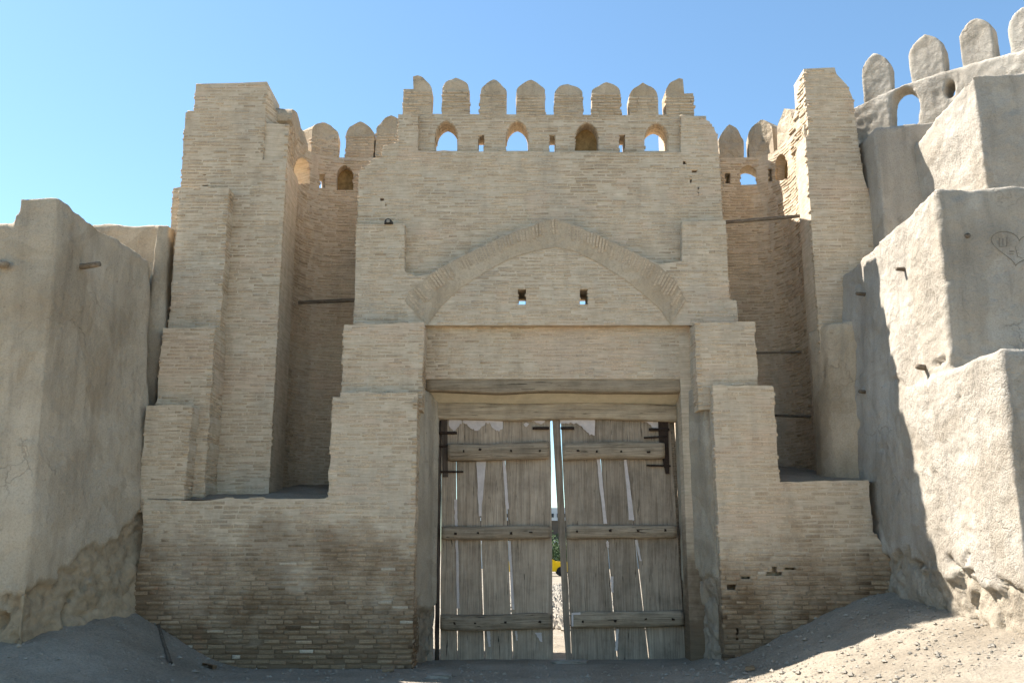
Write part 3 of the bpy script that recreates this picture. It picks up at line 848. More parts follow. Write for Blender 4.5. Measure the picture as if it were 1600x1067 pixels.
# ------------------------------------------------------------------ left curtain wall (concave)
lp = Path([(xe - .01, 15.08), (xe - .06, 15.5), (xe - .1, 16.0), (xe - .07, 16.45), (xe + .1, 16.78), (-3.4, 16.92), (-2.95, 16.95), (-2.6, 16.95), (-2.3, 16.94), (-2.0, 16.92)], True)
t = thing('curtain_wall', (-2.8, 16.9, 2.3), 'concave brick curtain wall in dark recess between left tower and gatehouse', 'wall', 'curved curtain walls beside the gatehouse')
B = []
ztop = 8.84
pl = [(0, 2.0), (lp.L, 2.0), (lp.L, ztop), (0.7, ztop), (0, ztop - .2)]
h1 = arch_hole(459, 484, 246, 288, 266, 0, lp); h2 = [lp.find(a, b) for a, b in ((499, 272), (508, 272), (508, 294), (499, 294))]
h3 = arch_hole(526, 552, 258, 298, 276, 0, lp)
put('wall', slab(lp, pl, [h1, h2, h3], 0.42), M['mortar'], t)
courses(B, lp, pl, [h1, h2, h3], seed=30, proud=(0.004, 0.02))
uz = [lp.find(526, 258)[0] - .05, lp.find(552, 258)[0] + .05]
put('blocked_window', slab(lp, rect(uz[0], uz[1], h3[0][1] - .02, max(p[1] for p in h3) + .02), (), 0.12, -0.22), M['infill'], t)
mus = []
for a, b, ya, ys in ((453, 481, 178, 203), (488, 528, 190, 210), (541, 585, 188, 208), (588, 606, 178, 204)):
    ua, ub = lp.find(a, 225)[0], lp.find(b, 225)[0]
    if a > 585: ub = lp.L - .01
    yy = lp.pos((ua + ub) / 2).y
    merlon(t, B, lp, ua, ub, ztop - .01, Z_(ys, yy), Z_(ya, yy), 0.34)
vis = [b for b in B if b[0] < -2.2]; hid = [b for b in B if b[0] >= -2.2]
lay(t, vis + hid)

# ------------------------------------------------------------------ right tower
t = thing('brick_tower', (X_(1310, 500, YT), YT, 2.6), 'narrow right brick tower next to the sunlit mud walls, cracked along its right edge', 'tower', 'brick towers flanking the gatehouse')
B = []
xg = X_(1264, 350, YT); xh = X_(1264, 180, YT)
xg = X_(1268, 350, YT)
pl = [(xg - X0, 2.3), (X_(1420, 500, YT) - X0, 2.3), (X_(1385, 300, YT) - X0, Z_(440, YT)), (X_(1348, 270, YT) - X0, Z_(270, YT)), (X_(1336, 190, YT) - X0, Z_(190, YT)), (X_(1334, 160, YT) - X0, Z_(158, YT)), (X_(1324, 135, YT) - X0, Z_(134, YT)), (X_(1307, 116, YT) - X0, Z_(116, YT)), (X_(1304, 106, YT) - X0, Z_(106, YT)), (X_(1256, 108, YT) - X0, Z_(108, YT)), (X_(1263, 205, YT) - X0, Z_(213, YT)), (xg - X0, Z_(214, YT))]
pl = ragged(pl, 0.012)
put('wall', slab(plane(YT), pl, (), 0.6), M['mortar'], t)
courses(B, plane(YT), pl, seed=40)
# left flank above the step
xh = X_(1262, 160, YT)
pf = Path([(xg - .02, 15.75), (xh, YT)])
pl = [(0, Z_(216, YT)), (pf.L, Z_(216, YT)), (pf.L, Z_(109, YT)), (pf.L * .75, Z_(112, YT)), (pf.L * .4, 9.1), (0, 8.9)]
put('flank_wall', slab(pf, pl, (), 0.5), M['mortar'], t)
courses(B, pf, pl, seed=41, proud=(0.0, 0.03))
# plastered buttress at its foot
xb0 = X_(1288, 600, 14.75); ztb = Z_(503, 14.7)
mud('buttress', [prism([(xb0 - .06, 15.3, 2.3), (xb0 - .03, 15.05, 2.3), (xb0 + .08, 14.78, 2.3), (xb0 + .32, 14.55, 2.3), (6.0, 14.4, 2.3), (6.0, 15.3, 2.3)], [(xb0 - .03, 15.3, ztb), (xb0 + .02, 15.1, ztb), (xb0 + .12, 14.85, ztb + .02), (xb0 + .36, 14.65, ztb), (6.0, 14.5, ztb), (6.0, 15.3, ztb)])], t, M['cap'], 0.04, (0.03, 0.02, 0.008), seed=12)
lay(t, B)

# ------------------------------------------------------------------ right curtain wall (concave)
rp = Path([(3.2, 16.9), (3.5, 16.94), (3.9, 16.95), (4.3, 16.95), (4.68, 16.88), (xg - .03, 16.62), (xg + .07, 16.2), (xg + .08, 15.8), (xg + .05, 15.4), (xg + .01, 15.08)], True)
t = thing('curtain_wall', (3.8, 16.9, 2.6), 'concave brick curtain wall between gatehouse and right tower, its right side caught by sun', 'wall', 'curved curtain walls beside the gatehouse')
B = []
ztop = 8.84
pl = [(0, 2.0), (rp.L, 2.0), (rp.L, ztop - .2), (rp.L - .9, ztop), (0, ztop)]
h1 = arch_hole(1156, 1182, 258, 289, 270, 0, rp)
h2 = [rp.find(a, b) for a, b in ((1133, 271), (1141, 271), (1141, 287), (1133, 287))]
h3 = [rp.find(a, b) for a, b in ((1200, 264), (1206, 264), (1206, 284), (1200, 284))]
h4 = arch_hole(1211, 1231, 240, 282, 262, 0, rp)
put('wall', slab(rp, pl, [h1, h2, h3, h4], 0.42), M['mortar'], t)
courses(B, rp, pl, [h1, h2, h3, h4], seed=45, proud=(0.002, 0.017))
for nm, h in (('blocked_loophole', h2), ('blocked_loophole', h3), ('blocked_window', h4)):
    us = [p[0] for p in h]; zs = [p[1] for p in h]
    put(nm, slab(rp, rect(min(us) - .04, max(us) + .04, min(zs) - .03, max(zs) + .03), (), 0.1, -0.24), M['infill'] if 'loop' not in nm else M['mortar'], t)
for a, b, ya, ys in ((1124, 1161, 193, 222), (1170, 1209, 185, 212), (1214, 1240, 172, 200)):
    ua, ub = rp.find(a, 225)[0], rp.find(b, 225)[0]
    yy = rp.pos((ua + ub) / 2).y
    merlon(t, B, rp, ua, ub, ztop - .01, Z_(ys, yy), Z_(ya, yy), 0.34, mat=M['mud'], bricks=False)
vis = [b for b in B if b[0] > 3.4]; hid = [b for b in B if b[0] <= 3.4]
lay(t, vis + hid)

# ------------------------------------------------------------------ mud walls on the left
def P3(x, y, z): return Vector((x, y, z))
zt_ = Z_(309, 12.1)
t = thing('mud_bastion', (-6.2, 12.6, 0.3), 'grey mud bastion in left foreground with a log stub and crumbled base', 'bastion', 'mud bastions')
xa, xb = X_(26, 330, 12.05), X_(93, 330, 12.05)
core = lambda p: 1.0 + 0.55 * max(0, p.y - 12.0) - (0.15 if p.x < -6.1 else 0)
s1 = prism([P3(-6.9, 12.02, -.3), P3(X_(42, 940, 12.0), 12.0, -.3), P3(-4.98, 14.25, -.3), P3(-5.2, 15.2, -.3), P3(-6.9, 15.2, -.3)],
           [P3(xa, 12.06, zt_ - .02), P3(xb - .02, 12.06, zt_ + .0), P3(-5.66, 14.3, 6.02), P3(-6.0, 15.2, 5.9), P3(xa, 15.2, 5.9)])
s2 = prism([P3(-12, 12.0, -.3), P3(-6.5, 12.0, -.3), P3(-6.5, 13.0, -.3), P3(-12, 13.0, -.3)], [P3(-12, 12.08, Z_(346, 12.05)), P3(xa + .1, 12.08, Z_(346, 12.05)), P3(xa + .1, 13.0, Z_(346, 12.05)), P3(-12, 13.0, Z_(346, 12.05))])
left_b = mud('wall', [s1, s2], t, M['mud'], 0.045, (0.06, 0.032, 0.009), core=core, seed=1, pits=0.014)
tr = bvh(left_b)
def stub(root, tree, px, py, dirv, L, r, sd, mat='pole'):
    loc, nr = hit(tree, px, py)
    if loc is None: return
    d = Vector(dirv).normalized()
    put('log_stub', log(loc - d * 0.15, loc + d * L, r, seg=8, n=8, wob=0.25, freq=8, seed=sd), M[mat], root)
gash(left_b, tr, [([(112, 930), (104, 950), (98, 985)], .07, .14), ([(130, 903), (126, 925)], .05, .08), ([(152, 905), (156, 925)], .05, .06), ([(10, 935), (8, 965), (2, 975)], .09, .12), ([(33, 1005), (31, 1040)], .05, .07), ([(60, 1000), (85, 985)], .05, .05)])
stub(t, tr, 126, 417, (1, -0.25, 0.05), 0.30, 0.042, 1, 'batten')
stub(t, tr, -2, 412, (.8, -0.6, -.25), 0.22, 0.05, 2, 'batten')

xq3, xq4 = X_(236, 450, 14.6), X_(263, 400, 14.72)
t = thing('mud_wall', (-7.5, 15.4, 0.3), 'far grey mud wall behind the left bastion, meeting the left brick tower', 'wall')
mud('wall', [prism([P3(-13, 15.0, -.3), P3(xq3 - .12, 15.0, -.3), P3(xq3, 14.6, -.3), P3(xq4, 14.6, -.3), P3(xq4, 16.4, -.3), P3(-13, 16.4, -.3)],
                   [P3(-13, 15.1, Z_(350, 15.1)), P3(xq3 - .15, 15.1, Z_(349, 15.1)), P3(xq3 - .02, 14.62, Z_(349, 14.62)), P3(xq4, 14.68, Z_(348, 14.68)), P3(xq4, 16.4, Z_(348, 14.9)), P3(-13, 16.4, Z_(346, 15.1))])], t, M['mud'], 0.06, (0.05, 0.03, 0.01), seed=2)

# ------------------------------------------------------------------ mud walls on the right
t = thing('mud_bastion', (6.5, 12.5, 0.5), 'large two-tier pale mud bastion in right foreground, sunlit flank, heart scratched on its front', 'bastion', 'mud bastions')
XR = 5.5
zl_, zm_ = Z_(545, 10.6), 6.1
core = lambda p: 1.12 + 0.16 * (p.y - 10.6)
s1 = prism([P3(XR - .4, 15.2, -.3), P3(XR - .05, 10.52, -.3), P3(12, 10.4, -.3), P3(12, 15.2, -.3)], [P3(XR - .28, 15.2, zl_ - .2), P3(XR + .02, 10.6, zl_), P3(12, 10.5, zl_ + .1), P3(12, 15.2, zl_)])
s2 = prism([P3(XR - .30, 15.2, zl_ - .6), P3(XR - .02, 11.78, zl_ - .6), P3(12, 11.7, zl_ - .6), P3(12, 15.2, zl_ - .6)], [P3(XR - .14, 15.2, zm_ - .12), P3(XR + .06, 11.86, Z_(294, 11.85)), P3(12, 11.75, Z_(290, 11.85)), P3(12, 15.2, zm_)])
right_b = mud('wall', [s1, s2], t, M['mudw'], 0.042, (0.06, 0.028, 0.013), core=core, seed=3, pits=0.028)
tr = bvh(right_b)
gash(right_b, tr, [([(1425, 880), (1446, 884), (1444, 915)], .07, .10), ([(1482, 872), (1495, 890), (1520, 895), (1526, 945)], .07, .10), ([(1524, 975), (1533, 1000)], .13, .18), ([(1478, 955), (1486, 975)], .09, .1), ([(1505, 880), (1512, 862)], .05, .07), ([(1560, 905), (1600, 925)], .06, .07), ([(1500, 610), (1496, 630)], .06, .07), ([(1460, 570), (1475, 560)], .07, .08), ([(1378, 600), (1400, 592), (1430, 610)], .05, .04), ([(1330, 440), (1345, 445)], .05, .06)])
stub(t, tr, 1413, 421, (-1, -0.15, 0), 0.12, 0.03, 3)
stub(t, tr, 1352, 460, (-1, -0.2, 0.05), 0.15, 0.03, 4)
stub(t, tr, 1445, 574, (-1, -0.3, 0.1), 0.13, 0.04, 5)
stub(t, tr, 1352, 612, (-1, -0.2, 0.05), 0.10, 0.03, 6)
stub(t, tr, 1511, 369, (.3, -1, 0.0), 0.03, 0.035, 7)
# heart and letters scratched into the front
def scratch(pts, r=0.0065):
    P_ = []
    for p in pts:
        loc, nr = hit(tr, *p)
        if loc is not None: P_.append(loc + nr * 0.003)
    if len(P_) < 2: return
    vs, fs = [], []
    for i, p in enumerate(P_):
        d = (P_[min(i + 1, len(P_) - 1)] - P_[max(i - 1, 0)]).normalized(); s = d.cross(Vector((0, 1, 0))).normalized()
        for k in range(6):
            a = k * math.pi / 3; q = r * (0.75 + 0.6 * noise.noise(p * 40)); vs.append(p + s * math.cos(a) * q + Vector((0, 1, 0)) * math.sin(a) * q * .6)
    for i in range(len(P_) - 1):
        for k in range(6): fs.append((i * 6 + k, i * 6 + (k + 1) % 6, i * 6 + 6 + (k + 1) % 6, i * 6 + 6 + k))
    put('scratched_line', mesh(vs, fs), M['scratch'], t)
heart = []
for i in range(49):
    a = 2 * math.pi * i / 48
    hx = 16 * math.sin(a) ** 3; hy = 13 * math.cos(a) - 5 * math.cos(2 * a) - 2 * math.cos(3 * a) - math.cos(4 * a)
    heart.append((1591 + hx * 2.7 + hy * .25, 386 - hy * 1.75 + hx * .35))
scratch(heart)
scratch([(1562, 372), (1561, 386), (1573, 385)]); scratch([(1567, 373), (1567, 384)]); scratch([(1573, 371), (1573, 385)])
scratch([(1577, 393), (1584, 393)]); scratch([(1577, 397), (1584, 397)]); scratch([(1586, 385), (1590, 401), (1598, 404)])

t = thing('mud_bastion', (7.6, 13.6, 5.8), 'upper square mud bastion rising behind the two-tier bastion, at right frame edge', 'bastion', 'mud bastions')
mud('wall', [prism([P3(6.55, 14.9, 5.5), P3(6.82, 13.0, 5.5), P3(10.5, 12.95, 5.5), P3(10.5, 15, 5.5)], [P3(6.5, 14.9, 7.95), P3(6.82, 13.08, Z_(112, 13.05)), P3(10.5, 13.0, Z_(106, 13.05)), P3(10.5, 15, 8.5)])], t, M['mudw'], 0.045, (0.09, 0.045, 0.012), seed=4, pits=0.02)
t = thing('mud_buttress', (6.4, 15.0, 5.8), 'smooth mud buttress with thin sunlit left edge, under the arched opening of the crenellated wall', 'buttress')
xc_ = X_(1372, 280, 14.6)
mud('wall', [prism([P3(xc_ - .05, 15.9, 5.4), P3(xc_ + .03, 14.55, 5.4), P3(7.6, 14.5, 5.4), P3(7.6, 15.9, 5.4)], [P3(xc_ - .06, 15.9, Z_(203, 14.6)), P3(xc_ - .0, 14.6, Z_(199, 14.6)), P3(7.6, 14.55, Z_(185, 14.6)), P3(7.6, 15.9, Z_(190, 14.6))])], t, M['mudw'], 0.045, (0.03, 0.015, 0.006), seed=5)
# crenellated mud wall curving towards the camera
cw = Path([(5.55, 15.75), (6.1, 15.42), (6.8, 14.95), (7.5, 14.4), (8.2, 13.78), (9.4, 12.7)], True)
t = thing('mud_wall', (7.2, 14.8, 5.8), 'pale crenellated mud wall at upper right with rounded merlons and an arched opening', 'wall')
hz = arch_hole(1394, 1434, 136, 196, 160, 0, cw)
hb = arch_hole(1562, 1604, 86, 140, 108, 0, cw)
hs = [cw.find(a, b) for a, b in ((1478, 128), (1492, 124), (1492, 150), (1478, 154))]
ztc = []
for a, b in ((1336, 165), (1400, 135), (1470, 112), (1530, 96), (1598, 78)):
    ztc.append(cw.find(a, b))
top = [(0, ztc[0][1] - .1)] + ztc + [(cw.L, ztc[-1][1] + .05)]
pl = [(0, 5.0), (cw.L, 5.0)] + list(reversed(top))
me = slab(cw, pl, [hz, hs], 0.42)
mud('wall', [([v.co.copy() for v in me.vertices], [tuple(f.vertices) for f in me.polygons])], t, M['mudw'], 0.04, (0.04, 0.03, 0.01), seed=6, pits=0.01)
for a, b, ya, ys, yb in ((1344, 1393, 80, 108, 146), (1420, 1474, 52, 80, 120), (1498, 1553, 26, 52, 100), (1577, 1632, 8, 36, 82)):
    ua, za_ = cw.find(a, (ys + yb) / 2); ub, _ = cw.find(b, (ys + yb) / 2)
    um = (ua + ub) / 2; yy = cw.pos(um).y
    me = slab(cw, ogive(ua, ub, Z_(yb, yy) - .12, Z_(ys, yy), Z_(ya, yy)), (), 0.30, -0.05)
    mud('merlon', [([v.co.copy() for v in me.vertices], [tuple(f.vertices) for f in me.polygons])], t, M['mudw'], 0.03, (0.035, 0.02, 0.007), seed=a)

#@@DOORS
# ------------------------------------------------------------------ gate leaves
YD = 15.20
def edge(px0, py0, px1, py1, n=14, amp=1.0, seed=0):
    return [(px0 + (px1 - px0) * i / n + amp * noise.noise(Vector((i * 0.55, seed, 0))) + 0.4 * amp * noise.noise(Vector((i * 1.7, seed, 4))), py0 + (py1 - py0) * i / n) for i in range(n + 1)]
def plank(root, a, b, Y, t=0.045, name='plank', mat='plank'):
    pl = UZ(list(reversed(a)) + b, Y)          # a: left edge (top to bottom), b: right edge (top to bottom)
    me = slab(plane(Y), list(reversed(pl)) if False else pl, (), t)
    bm = bmesh.new(); bm.from_mesh(me)
    me2 = me; bm.free()
    return put(name, me2, M[mat], root)
def leaf(name, label, edges, y0, y1, hinge_px, battens, seed):
    root = thing(name, (X_(hinge_px, 1000, YD), YD, 0.02), label, 'gate leaf', 'leaves of the wooden gate')
    for k, (l, r) in enumerate(edges):
        a = edge(l[0], y0 + l[2] if len(l) > 2 else y0, l[1], y1, seed=seed + k * 2, amp=0.8)
        b = edge(r[0], y0, r[1], y1, seed=seed + k * 2 + 1, amp=0.8)
        if k < len(edges) - 1: b = [(x + (3.2 if y < 700 and not (k == 0 and seed == 30) else 0), y) for x, y in b]
        plank(root, a, b, YD + (0.012 if k % 2 else -0.004))
    for (xa_, ya_, xb_, yb_, h) in battens:
        p0, p1 = at(xa_, ya_, YD - .05), at(xb_, yb_, YD - .05)
        rr = (Z_(ya_ - h / 2, YD) - Z_(ya_ + h / 2, YD)) / 2
        bt = put('batten', log(p0, p1, rr, flat=0.55, seg=14, n=26, wob=0.16, freq=2.2, seed=seed + ya_, power=3.2), M['batten'], root)
        for f in (0.12, 0.36, 0.62, 0.86):
            q = p0.lerp(p1, f + rnd.uniform(-.05, .05))
            put('nail', box(q.x, YD - .05 - rr * .55 - 0.004, q.z + rnd.uniform(-.02, .02), rnd.uniform(.02,.05), 0.02, rnd.uniform(.02,.035), jit=0.008), M['iron'], bt)
    return root
LE = leaf('gate_leaf', 'weathered plank gate leaf left of the bright gap, pale slits between planks', [((690, 688), (712.2, 714.2)), ((712.8, 715.5), (745.6, 756.6)), ((746.6, 758.2), (786.2, 800.8)), ((787, 802.4), (860, 864.5))],
          652, 1031, 690, [(700, 705, 858, 703, 27), (690, 834, 860, 833, 21), (688, 971, 862, 970, 25)], 10)
RI = leaf('gate_leaf', 'sagging plank gate leaf right of the bright gap, with pale stile at its inner edge', [((863, 884), (875, 893)), ((876, 894), (932.4, 963.8)), ((933.4, 965.8), (970.4, 1013.6)), ((972, 1015), (1046, 1072))],
          652, 1031, 1068, [(879, 705, 1038, 706, 27), (886, 831, 1057, 830, 21), (892, 969, 1068, 965, 25)], 30)
# pale torn sheet: behind the gaps and shreds along the top
def sheet(root, pts, Y, name='torn_sheet', t=0.003):
    put(name, slab(plane(Y), UZ(pts, Y), (), t), M['sheet'], root)
def strip(root, x0, y0, x1, y1, w0, w1, Y, seed):
    a = edge(x0 - w0 / 2, y0, x1 - w1 / 2, y1, 10, 1.2, seed); b = edge(x0 + w0 / 2, y0, x1 + w1 / 2, y1, 10, 1.2, seed + 1)
    sheet(root, list(reversed(a)) + b, Y, 'backing_strip')
for (x0, y0, x1, y1, w0, w1) in ((752, 717, 750, 806, 15, 4), (787, 717, 793, 795, 4, 5), (712, 780, 713, 822, 5, 4), (714, 842, 716, 950, 4, 4), (796, 845, 802, 952, 4, 4), (763, 985, 765, 1010, 6, 3), (806, 985, 808, 1000, 4, 2), (841, 988, 846, 1002, 10, 3)):
    strip(LE, x0, y0, x1, y1, w0, w1, YD - .016, int(x0))
for (x0, y0, x1, y1, w0, w1) in ((935, 717, 946, 818, 6, 5), (977, 717, 987, 812, 4, 8), (949, 846, 950, 855, 5, 3), (994, 843, 1001, 876, 4, 3), (956, 900, 957, 925, 5, 3), (965, 982, 963, 1016, 4, 4)):
    strip(RI, x0, y0, x1, y1, w0, w1, YD - .016, int(x0))
def shred(root, x0, x1, yt, prof, sd):
    n = len(prof); pts = [(x0, yt)]
    jag = []
    for a, b in zip(prof, prof[1:]): jag += [a, a * .6 + b * .4 + rnd.uniform(-2.5, 2.5), a * .3 + b * .7 + rnd.uniform(-2.5, 2.5)]
    prof = jag + [prof[-1]]; n = len(prof)
    for i, d in enumerate(prof): pts.append((x0 + (x1 - x0) * i / (n - 1) + rnd.uniform(-1, 1), yt + d))
    pts.append((x1, yt)); sheet(root, list(pts), YD - .014)
shred(LE, 702, 721, 653.5, [11, 17, 19, 14, 9], 1)
shred(LE, 723, 786, 652, [8, 10, 17, 21, 19, 14, 8, 11, 19, 22, 18], 2)
shred(LE, 832, 851, 651, [7, 10, 12, 8], 3)
sheet(LE, [(818, 662), (822, 660), (827, 662), (823, 667), (820, 666)], YD - .014)
shred(RI, 875, 930, 652, [10, 9, 8, 9, 13, 20, 28, 28], 4)
shred(RI, 1003, 1030, 651, [3, 8, 12, 18, 18], 5)
# iron straps, latch bars
def strap(root, xa_, xb_, y_, h, Y=YD - .03, dy=0):
    a, b = at(xa_, y_, Y), at(xb_, y_ + dy, Y)
    me = log(a, b, h, flat=0.5, seg=8, n=6, wob=0.12, seed=y_, power=4)
    put('iron_strap', me, M['iron'], root)
for a in ((686, 714, 676, .022), (686, 724, 698, .018, -4), (688, 724, 737, .016), (832, 858, 669, .024)): strap(LE, a[0], a[1], a[2], a[3], dy=a[4] if len(a) > 4 else 0)
for a in ((876, 897, 669, .024), (1014, 1046, 671, .024), (1006, 1042, 684, .016, -2), (1010, 1048, 727, .016, 1)): strap(RI, a[0], a[1], a[2], a[3], dy=a[4] if len(a) > 4 else 0)
put('hinge_plate', slab(plane(YD - .03), UZ([(1028, 655), (1044, 655), (1046, 740), (1040, 740), (1034, 712), (1030, 690)], YD - .03), (), .012), M['iron'], RI)
put('hinge_plate', slab(plane(YD - .03), UZ([(689, 655), (699, 655), (700, 745), (692, 745)], YD - .03), (), .012), M['post'], LE)
put('corner_strip', slab(plane(YD - .12), UZ([(893, 957), (907, 956), (907, 960), (896, 960), (896, 978), (893, 978)], YD - .12), (), .006), M['sheet'], RI)

#@@SMALL
# ------------------------------------------------------------------ poles in the recesses, ledge fitting
def pole(label, p0, p1, r, sd):
    o = put('wooden_pole', log(p0, p1, r, seg=8, n=12, wob=0.1, freq=3, seed=sd), M['pole'])
    tag(o, label, 'pole', 'poles spanning the recesses')
p1 = at(1250, 338, 15.3)
pole('long brown pole across upper part of right recess, its end catching the sun', at(1118, 349, 15.6), p1, 0.032, 1)
pole('thin dark pole at mid height in right recess beside the stage-two pier', at(1150, 552, 16.4), at(1254, 550, 16.2), 0.02, 2)
pole('low thin dark pole just above ledge in right recess', at(1170, 648, 16.3), at(1282, 651, 15.9), 0.022, 3)
pole('dark pole across the shaded left recess beside gatehouse', at(466, 473, 16.4), at(590, 468, 16.6), 0.035, 4)
t = thing('ledge_lamp', (at(607, 350, 14.6).x, 14.55, at(607, 350, 14.6).z), 'small dark rounded fixture on left brick shoulder of gatehouse', 'fixture')
c = at(607, 350, 14.56)
bm = bmesh.new()
bmesh.ops.create_cone(bm, segments=16, radius1=0.075, radius2=0.06, depth=0.10, cap_ends=True)
bmesh.ops.rotate(bm, verts=bm.verts, matrix=Matrix.Rotation(R(90), 3, 'X'))
for v in bm.verts:
    if v.co.z < -0.01: v.co.z = -0.01
    v.co += Vector((c.x, 14.56, c.z + .015))
me = bpy.data.meshes.new('lamp'); bm.to_mesh(me); bm.free()
put('hood', me, M['void'], t)
put('lens', box(c.x, 14.505, c.z + .03, 0.05, 0.012, 0.05, bev=.01), M['stone'], t)

# ------------------------------------------------------------------ stones on the ground
def rock(name, cx, cy, sx, sy, sz, sd, label, mat, cat='stone', rz=0.0, sink=0.3):
    bm = bmesh.new(); bmesh.ops.create_cube(bm, size=1)
    bmesh.ops.bevel(bm, geom=bm.edges[:], offset=0.12, segments=2, affect='EDGES')
    bmesh.ops.subdivide_edges(bm, edges=bm.edges[:], cuts=1, use_grid_fill=True)
    for v in bm.verts:
        v.co += Vector((noise.noise(v.co * 2 + Vector((sd, 0, 0))), noise.noise(v.co * 2 + Vector((0, sd, 0))), noise.noise(v.co * 2 + Vector((0, 0, sd))))) * 0.13
        v.co = Vector((v.co.x * sx, v.co.y * sy, v.co.z * sz))
    bmesh.ops.rotate(bm, verts=bm.verts, matrix=Matrix.Rotation(rz, 3, 'Z'))
    z = gh(cx, cy)
    bmesh.ops.translate(bm, verts=bm.verts, vec=(cx, cy, z + sz * (0.5 - sink)))
    me = bpy.data.meshes.new(name); bm.to_mesh(me); bm.free()
    return tag(put(name, me, M[mat]), label, cat, 'loose stones before the gate')
def gp(px, py):
    d = ray(px, py); tt = (0.0 - EYE) / d.z
    p = Vector((d.x * tt, d.y * tt))
    for _ in range(8):
        tt = (gh(p.x, p.y) - EYE) / d.z; p = Vector((d.x * tt, d.y * tt))
    return p
p = gp(890, 1036); rock('threshold_stone', p.x, p.y + .05, .5, .22, .07, 1, 'flat grey threshold stone under the gap of the gate', 'stone', sink=.4)
p = gp(688, 1057); rock('stone', p.x, p.y, .30, .35, .06, 2, 'flat reddish grey slab lying before the left pier', 'stone', sink=.3)
p = gp(14, 1066); rock('stone', p.x, p.y, .42, .4, .22, 4, 'whitish cut stone at bottom left corner', 'white', rz=.5, sink=.2)
p = gp(1528, 1043); rock('stone', p.x, p.y, .16, .1, .05, 5, 'dark small stone on the sunlit slope at bottom right', 'void', sink=.3)
for i, (a, b, s) in enumerate(((1500, 985, .16), (1540, 1008, .22), (1462, 965, .14))):
    p = gp(a, b); rock('clod', p.x, p.y, s, s * .8, s * .6, 6 + i, ['pale clay clod at the foot of the sunlit wall, middle one', 'largest pale clay clod fallen under the sunlit wall', 'small pale clay clod at the tip of the shadow'][i], 'stone', 'clod')
# bent strip of dark metal half buried left
pts = [gp(234, 1036), gp(241, 1044), gp(252, 1052), gp(264, 1058)]
vs, fs = [], []
for i, p in enumerate(pts):
    z = gh(p.x, p.y)
    for dx, dz in ((-.02, .02), (.0, .035), (.035, .02), (.035, -.02), (0, .0), (-.02, -.03)): vs.append((p.x + dx, p.y, z + dz))
for i in range(3):
    for k in range(6): fs.append((i * 6 + k, i * 6 + (k + 1) % 6, i * 6 + 6 + (k + 1) % 6, i * 6 + 6 + k))
tag(put('metal_strip', mesh(vs, fs), M['pole']), 'bent dark metal strip half buried at foot of left plinth', 'scrap')

rb = random.Random(31)
for a, b, lb in ((606, 1050, 'brown brick fragment on ground by the foot of the left pier'), (330, 1048, 'brown brick fragment on ground near the bent strip left'),
                 (1180, 1046, 'brown brick fragment on ground near the foot of the right pier'), (1290, 1006, 'brown brick fragment up the shaded earth slope right of the gate')):
    p = gp(a, b)
    o = bpy.data.objects.new('fallen_brick', BMESH[rb.randrange(NV)]); C.objects.link(o)
    o.location = (p.x, p.y, gh(p.x, p.y) + .02); o.scale = (rb.uniform(.12, .2), .12, .045); o.rotation_euler = (rb.uniform(-.2, .2), rb.uniform(-.25, .25), rb.uniform(0, 3))
    tag(o, lb, 'brick', 'brick fragments before the plinths')
# loose gravel (nobody could count it)
vs, fs = [], []
octv = [Vector(v) for v in ((1, 0, 0), (-1, 0, 0), (0, 1, 0), (0, -1, 0), (0, 0, 1), (0, 0, -1))]
octf = [(0, 2, 4), (2, 1, 4), (1, 3, 4), (3, 0, 4), (2, 0, 5), (1, 2, 5), (3, 1, 5), (0, 3, 5)]
def pebble(x, y, s):
    b = len(vs); z = gh(x, y) + s * .25
    for v in octv:
        j = 1 + rnd.uniform(-.35, .35); vs.append((x + v.x * s * j + rnd.uniform(-.3, .3) * s, y + v.y * s * j + rnd.uniform(-.3, .3) * s, z + v.z * s * .7 * j))
    fs.extend(tuple(b + i for i in f) for f in octf)
for i in range(4200):
    if rnd.random() < .6: x, y = rnd.uniform(2.4, 6.2), rnd.uniform(10, 14)
    else: x, y = rnd.uniform(-6.3, 3), rnd.uniform(11.5, 14.6)
    pebble(x, y, min(.045, .005 + rnd.expovariate(1 / .007)))
for i in range(2600):
    pebble(rnd.uniform(-.2, 3.2), rnd.uniform(20.5, 46), rnd.uniform(.05, .16))
o = put('gravel', mesh(vs, fs), M['stone']); tag(o, 'loose gravel and crumbs of clay on the ground', 'gravel', kind='stuff')

# ------------------------------------------------------------------ what shows through the gap
M['yellow'] = make_plain('yellow_paint', (0.75, 0.46, 0.01), 0.35, 0.05, 3)
M['glass'] = make_plain('dark_glass', (0.03, 0.04, 0.05), 0.1, 0.1, 3)
M['concrete'] = make_plain('grey_blue_wall', (0.42, 0.46, 0.49), 0.8, 0.08, 2)
M['brownwall'] = make_plain('brown_wall', (0.09, 0.075, 0.06), 0.9, 0.2, 2)
M['leaf'] = make_plain('leaf', (0.055, 0.085, 0.03), 0.7, 0.5, 3)
M['bark'] = make_plain('bark', (0.10, 0.075, 0.055), 0.95, 0.3, 9)
M['tyre'] = make_plain('tyre', (0.02, 0.02, 0.02), 0.8, 0.2, 9)
cY = 64.0
cx_ = at(877, 897, cY).x
t = thing('parked_car', (cx_ - 1.3, cY, 0), 'yellow car parked far beyond the gate, seen through the gap', 'car')
prof = [(-3.55, .3), (.75, .3), (.8, .62), (.7, .85), (-.35, .95), (-1.05, 1.4), (-2.6, 1.42), (-3.3, .98), (-3.6, .85)]
pth = Path([(cx_ - 20, cY), (cx_ + 20, cY)])
put('body', slab(pth, [(u + 20, z) for u, z in prof], (), 1.6), M['yellow'], t)
put('window', slab(pth, [(u + 20, z) for u, z in [(-.55, .95), (-1.1, 1.32), (-1.75, 1.34), (-1.75, .95)]], (), .02, .012), M['glass'], t)
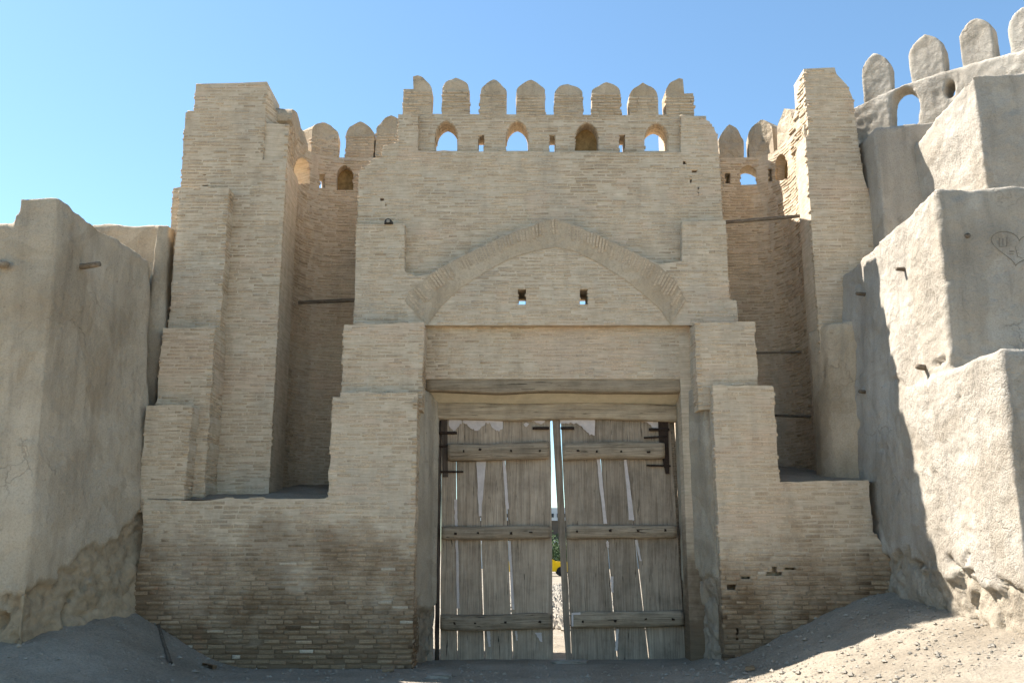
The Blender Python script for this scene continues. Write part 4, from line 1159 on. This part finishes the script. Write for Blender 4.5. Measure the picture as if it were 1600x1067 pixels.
put('window', slab(pth, [(u + 20, z) for u, z in [(-1.85, .95), (-1.85, 1.34), (-2.5, 1.34), (-3.0, .97)]], (), .02, .012), M['glass'], t)
for ux in (0.0, -2.7):
    for yy in (cY - .02, cY + 1.45):
        bm = bmesh.new(); bmesh.ops.create_cone(bm, segments=20, radius1=.31, radius2=.31, depth=.2, cap_ends=True)
        bmesh.ops.rotate(bm, verts=bm.verts, matrix=Matrix.Rotation(R(90), 3, 'X')); bmesh.ops.translate(bm, verts=bm.verts, vec=(cx_ + ux, yy + .08, .31))
        me = bpy.data.meshes.new('w'); bm.to_mesh(me); bm.free(); put('wheel', me, M['tyre'], t)
def tree(x, y, h, w, sd, label):
    t = thing('tree', (x, y, 0), label, 'tree', 'trees far beyond the gate')
    put('trunk', log((x, y, -.1), (x + .1, y, h * .7), .12, n=8, seed=sd), M['bark'], t)
    rr = random.Random(sd); vs, fs = [], []
    for i in range(1500):
        a, b_ = rr.uniform(0, 6.28), rr.gauss(0, .42)
        r_ = w * (rr.random() ** .45); z = h * .55 + b_ * h * .45
        r_ *= math.sqrt(max(0.05, 1 - min(1, abs(z - h * .55) / (h * .5)) ** 2))
        c = Vector((x + r_ * math.cos(a), y + r_ * math.sin(a), max(.25, z))); s = rr.uniform(.06, .14); b0 = len(vs)
        d1 = Vector((rr.gauss(0, 1), rr.gauss(0, 1), rr.gauss(0, 1))).normalized() * s; d2 = d1.orthogonal().normalized() * s * .5
        vs += [c - d1, c + d2, c + d1, c - d2]; fs.append((b0, b0 + 1, b0 + 2, b0 + 3))
    put('crown', mesh(vs, fs), M['leaf'], t)
tree(at(858, 880, 72).x, 72, 2.9, 1.4, 1, 'dark bushy tree beyond gate, behind the yellow car on its left')
tree(at(885, 880, 75).x, 75, 2.6, 1.3, 2, 'dark bushy tree beyond gate, farther right behind the yellow car')
bY = 92.0
bx = at(868, 820, bY).x
t = thing('far_building', (bx, bY, 0), 'pale flat-roofed building far beyond the gate with dark storey and white canopy', 'building')
z_ = lambda py: Z_(py, bY)
put('wall', box(bx, bY + 4, (z_(845)) / 2, 16, 7.6, z_(845)), M['concrete'], t)
put('upper_storey', box(bx, bY + 4, (z_(813) + z_(845)) / 2 + .01, 15.6, 7.0, z_(813) - z_(845)), M['brownwall'], t)
put('canopy', box(bx, bY - .6, z_(847), 16.5, 1.6, .3), M['white'], t)
put('roof_storey', box(bx, bY + 4, (z_(793) + z_(813)) / 2 + .01, 16, 7.6, z_(793) - z_(813)), M['concrete'], t)
for k in range(8):
    put('window', box(bx - 7 + k * 2, bY + .45, z_(830), 1.3, .12, .9), M['glass'], t)
    put('window', box(bx - 7 + k * 2, bY + .16, z_(805), 1.7, .12, .35), M['glass'], t)
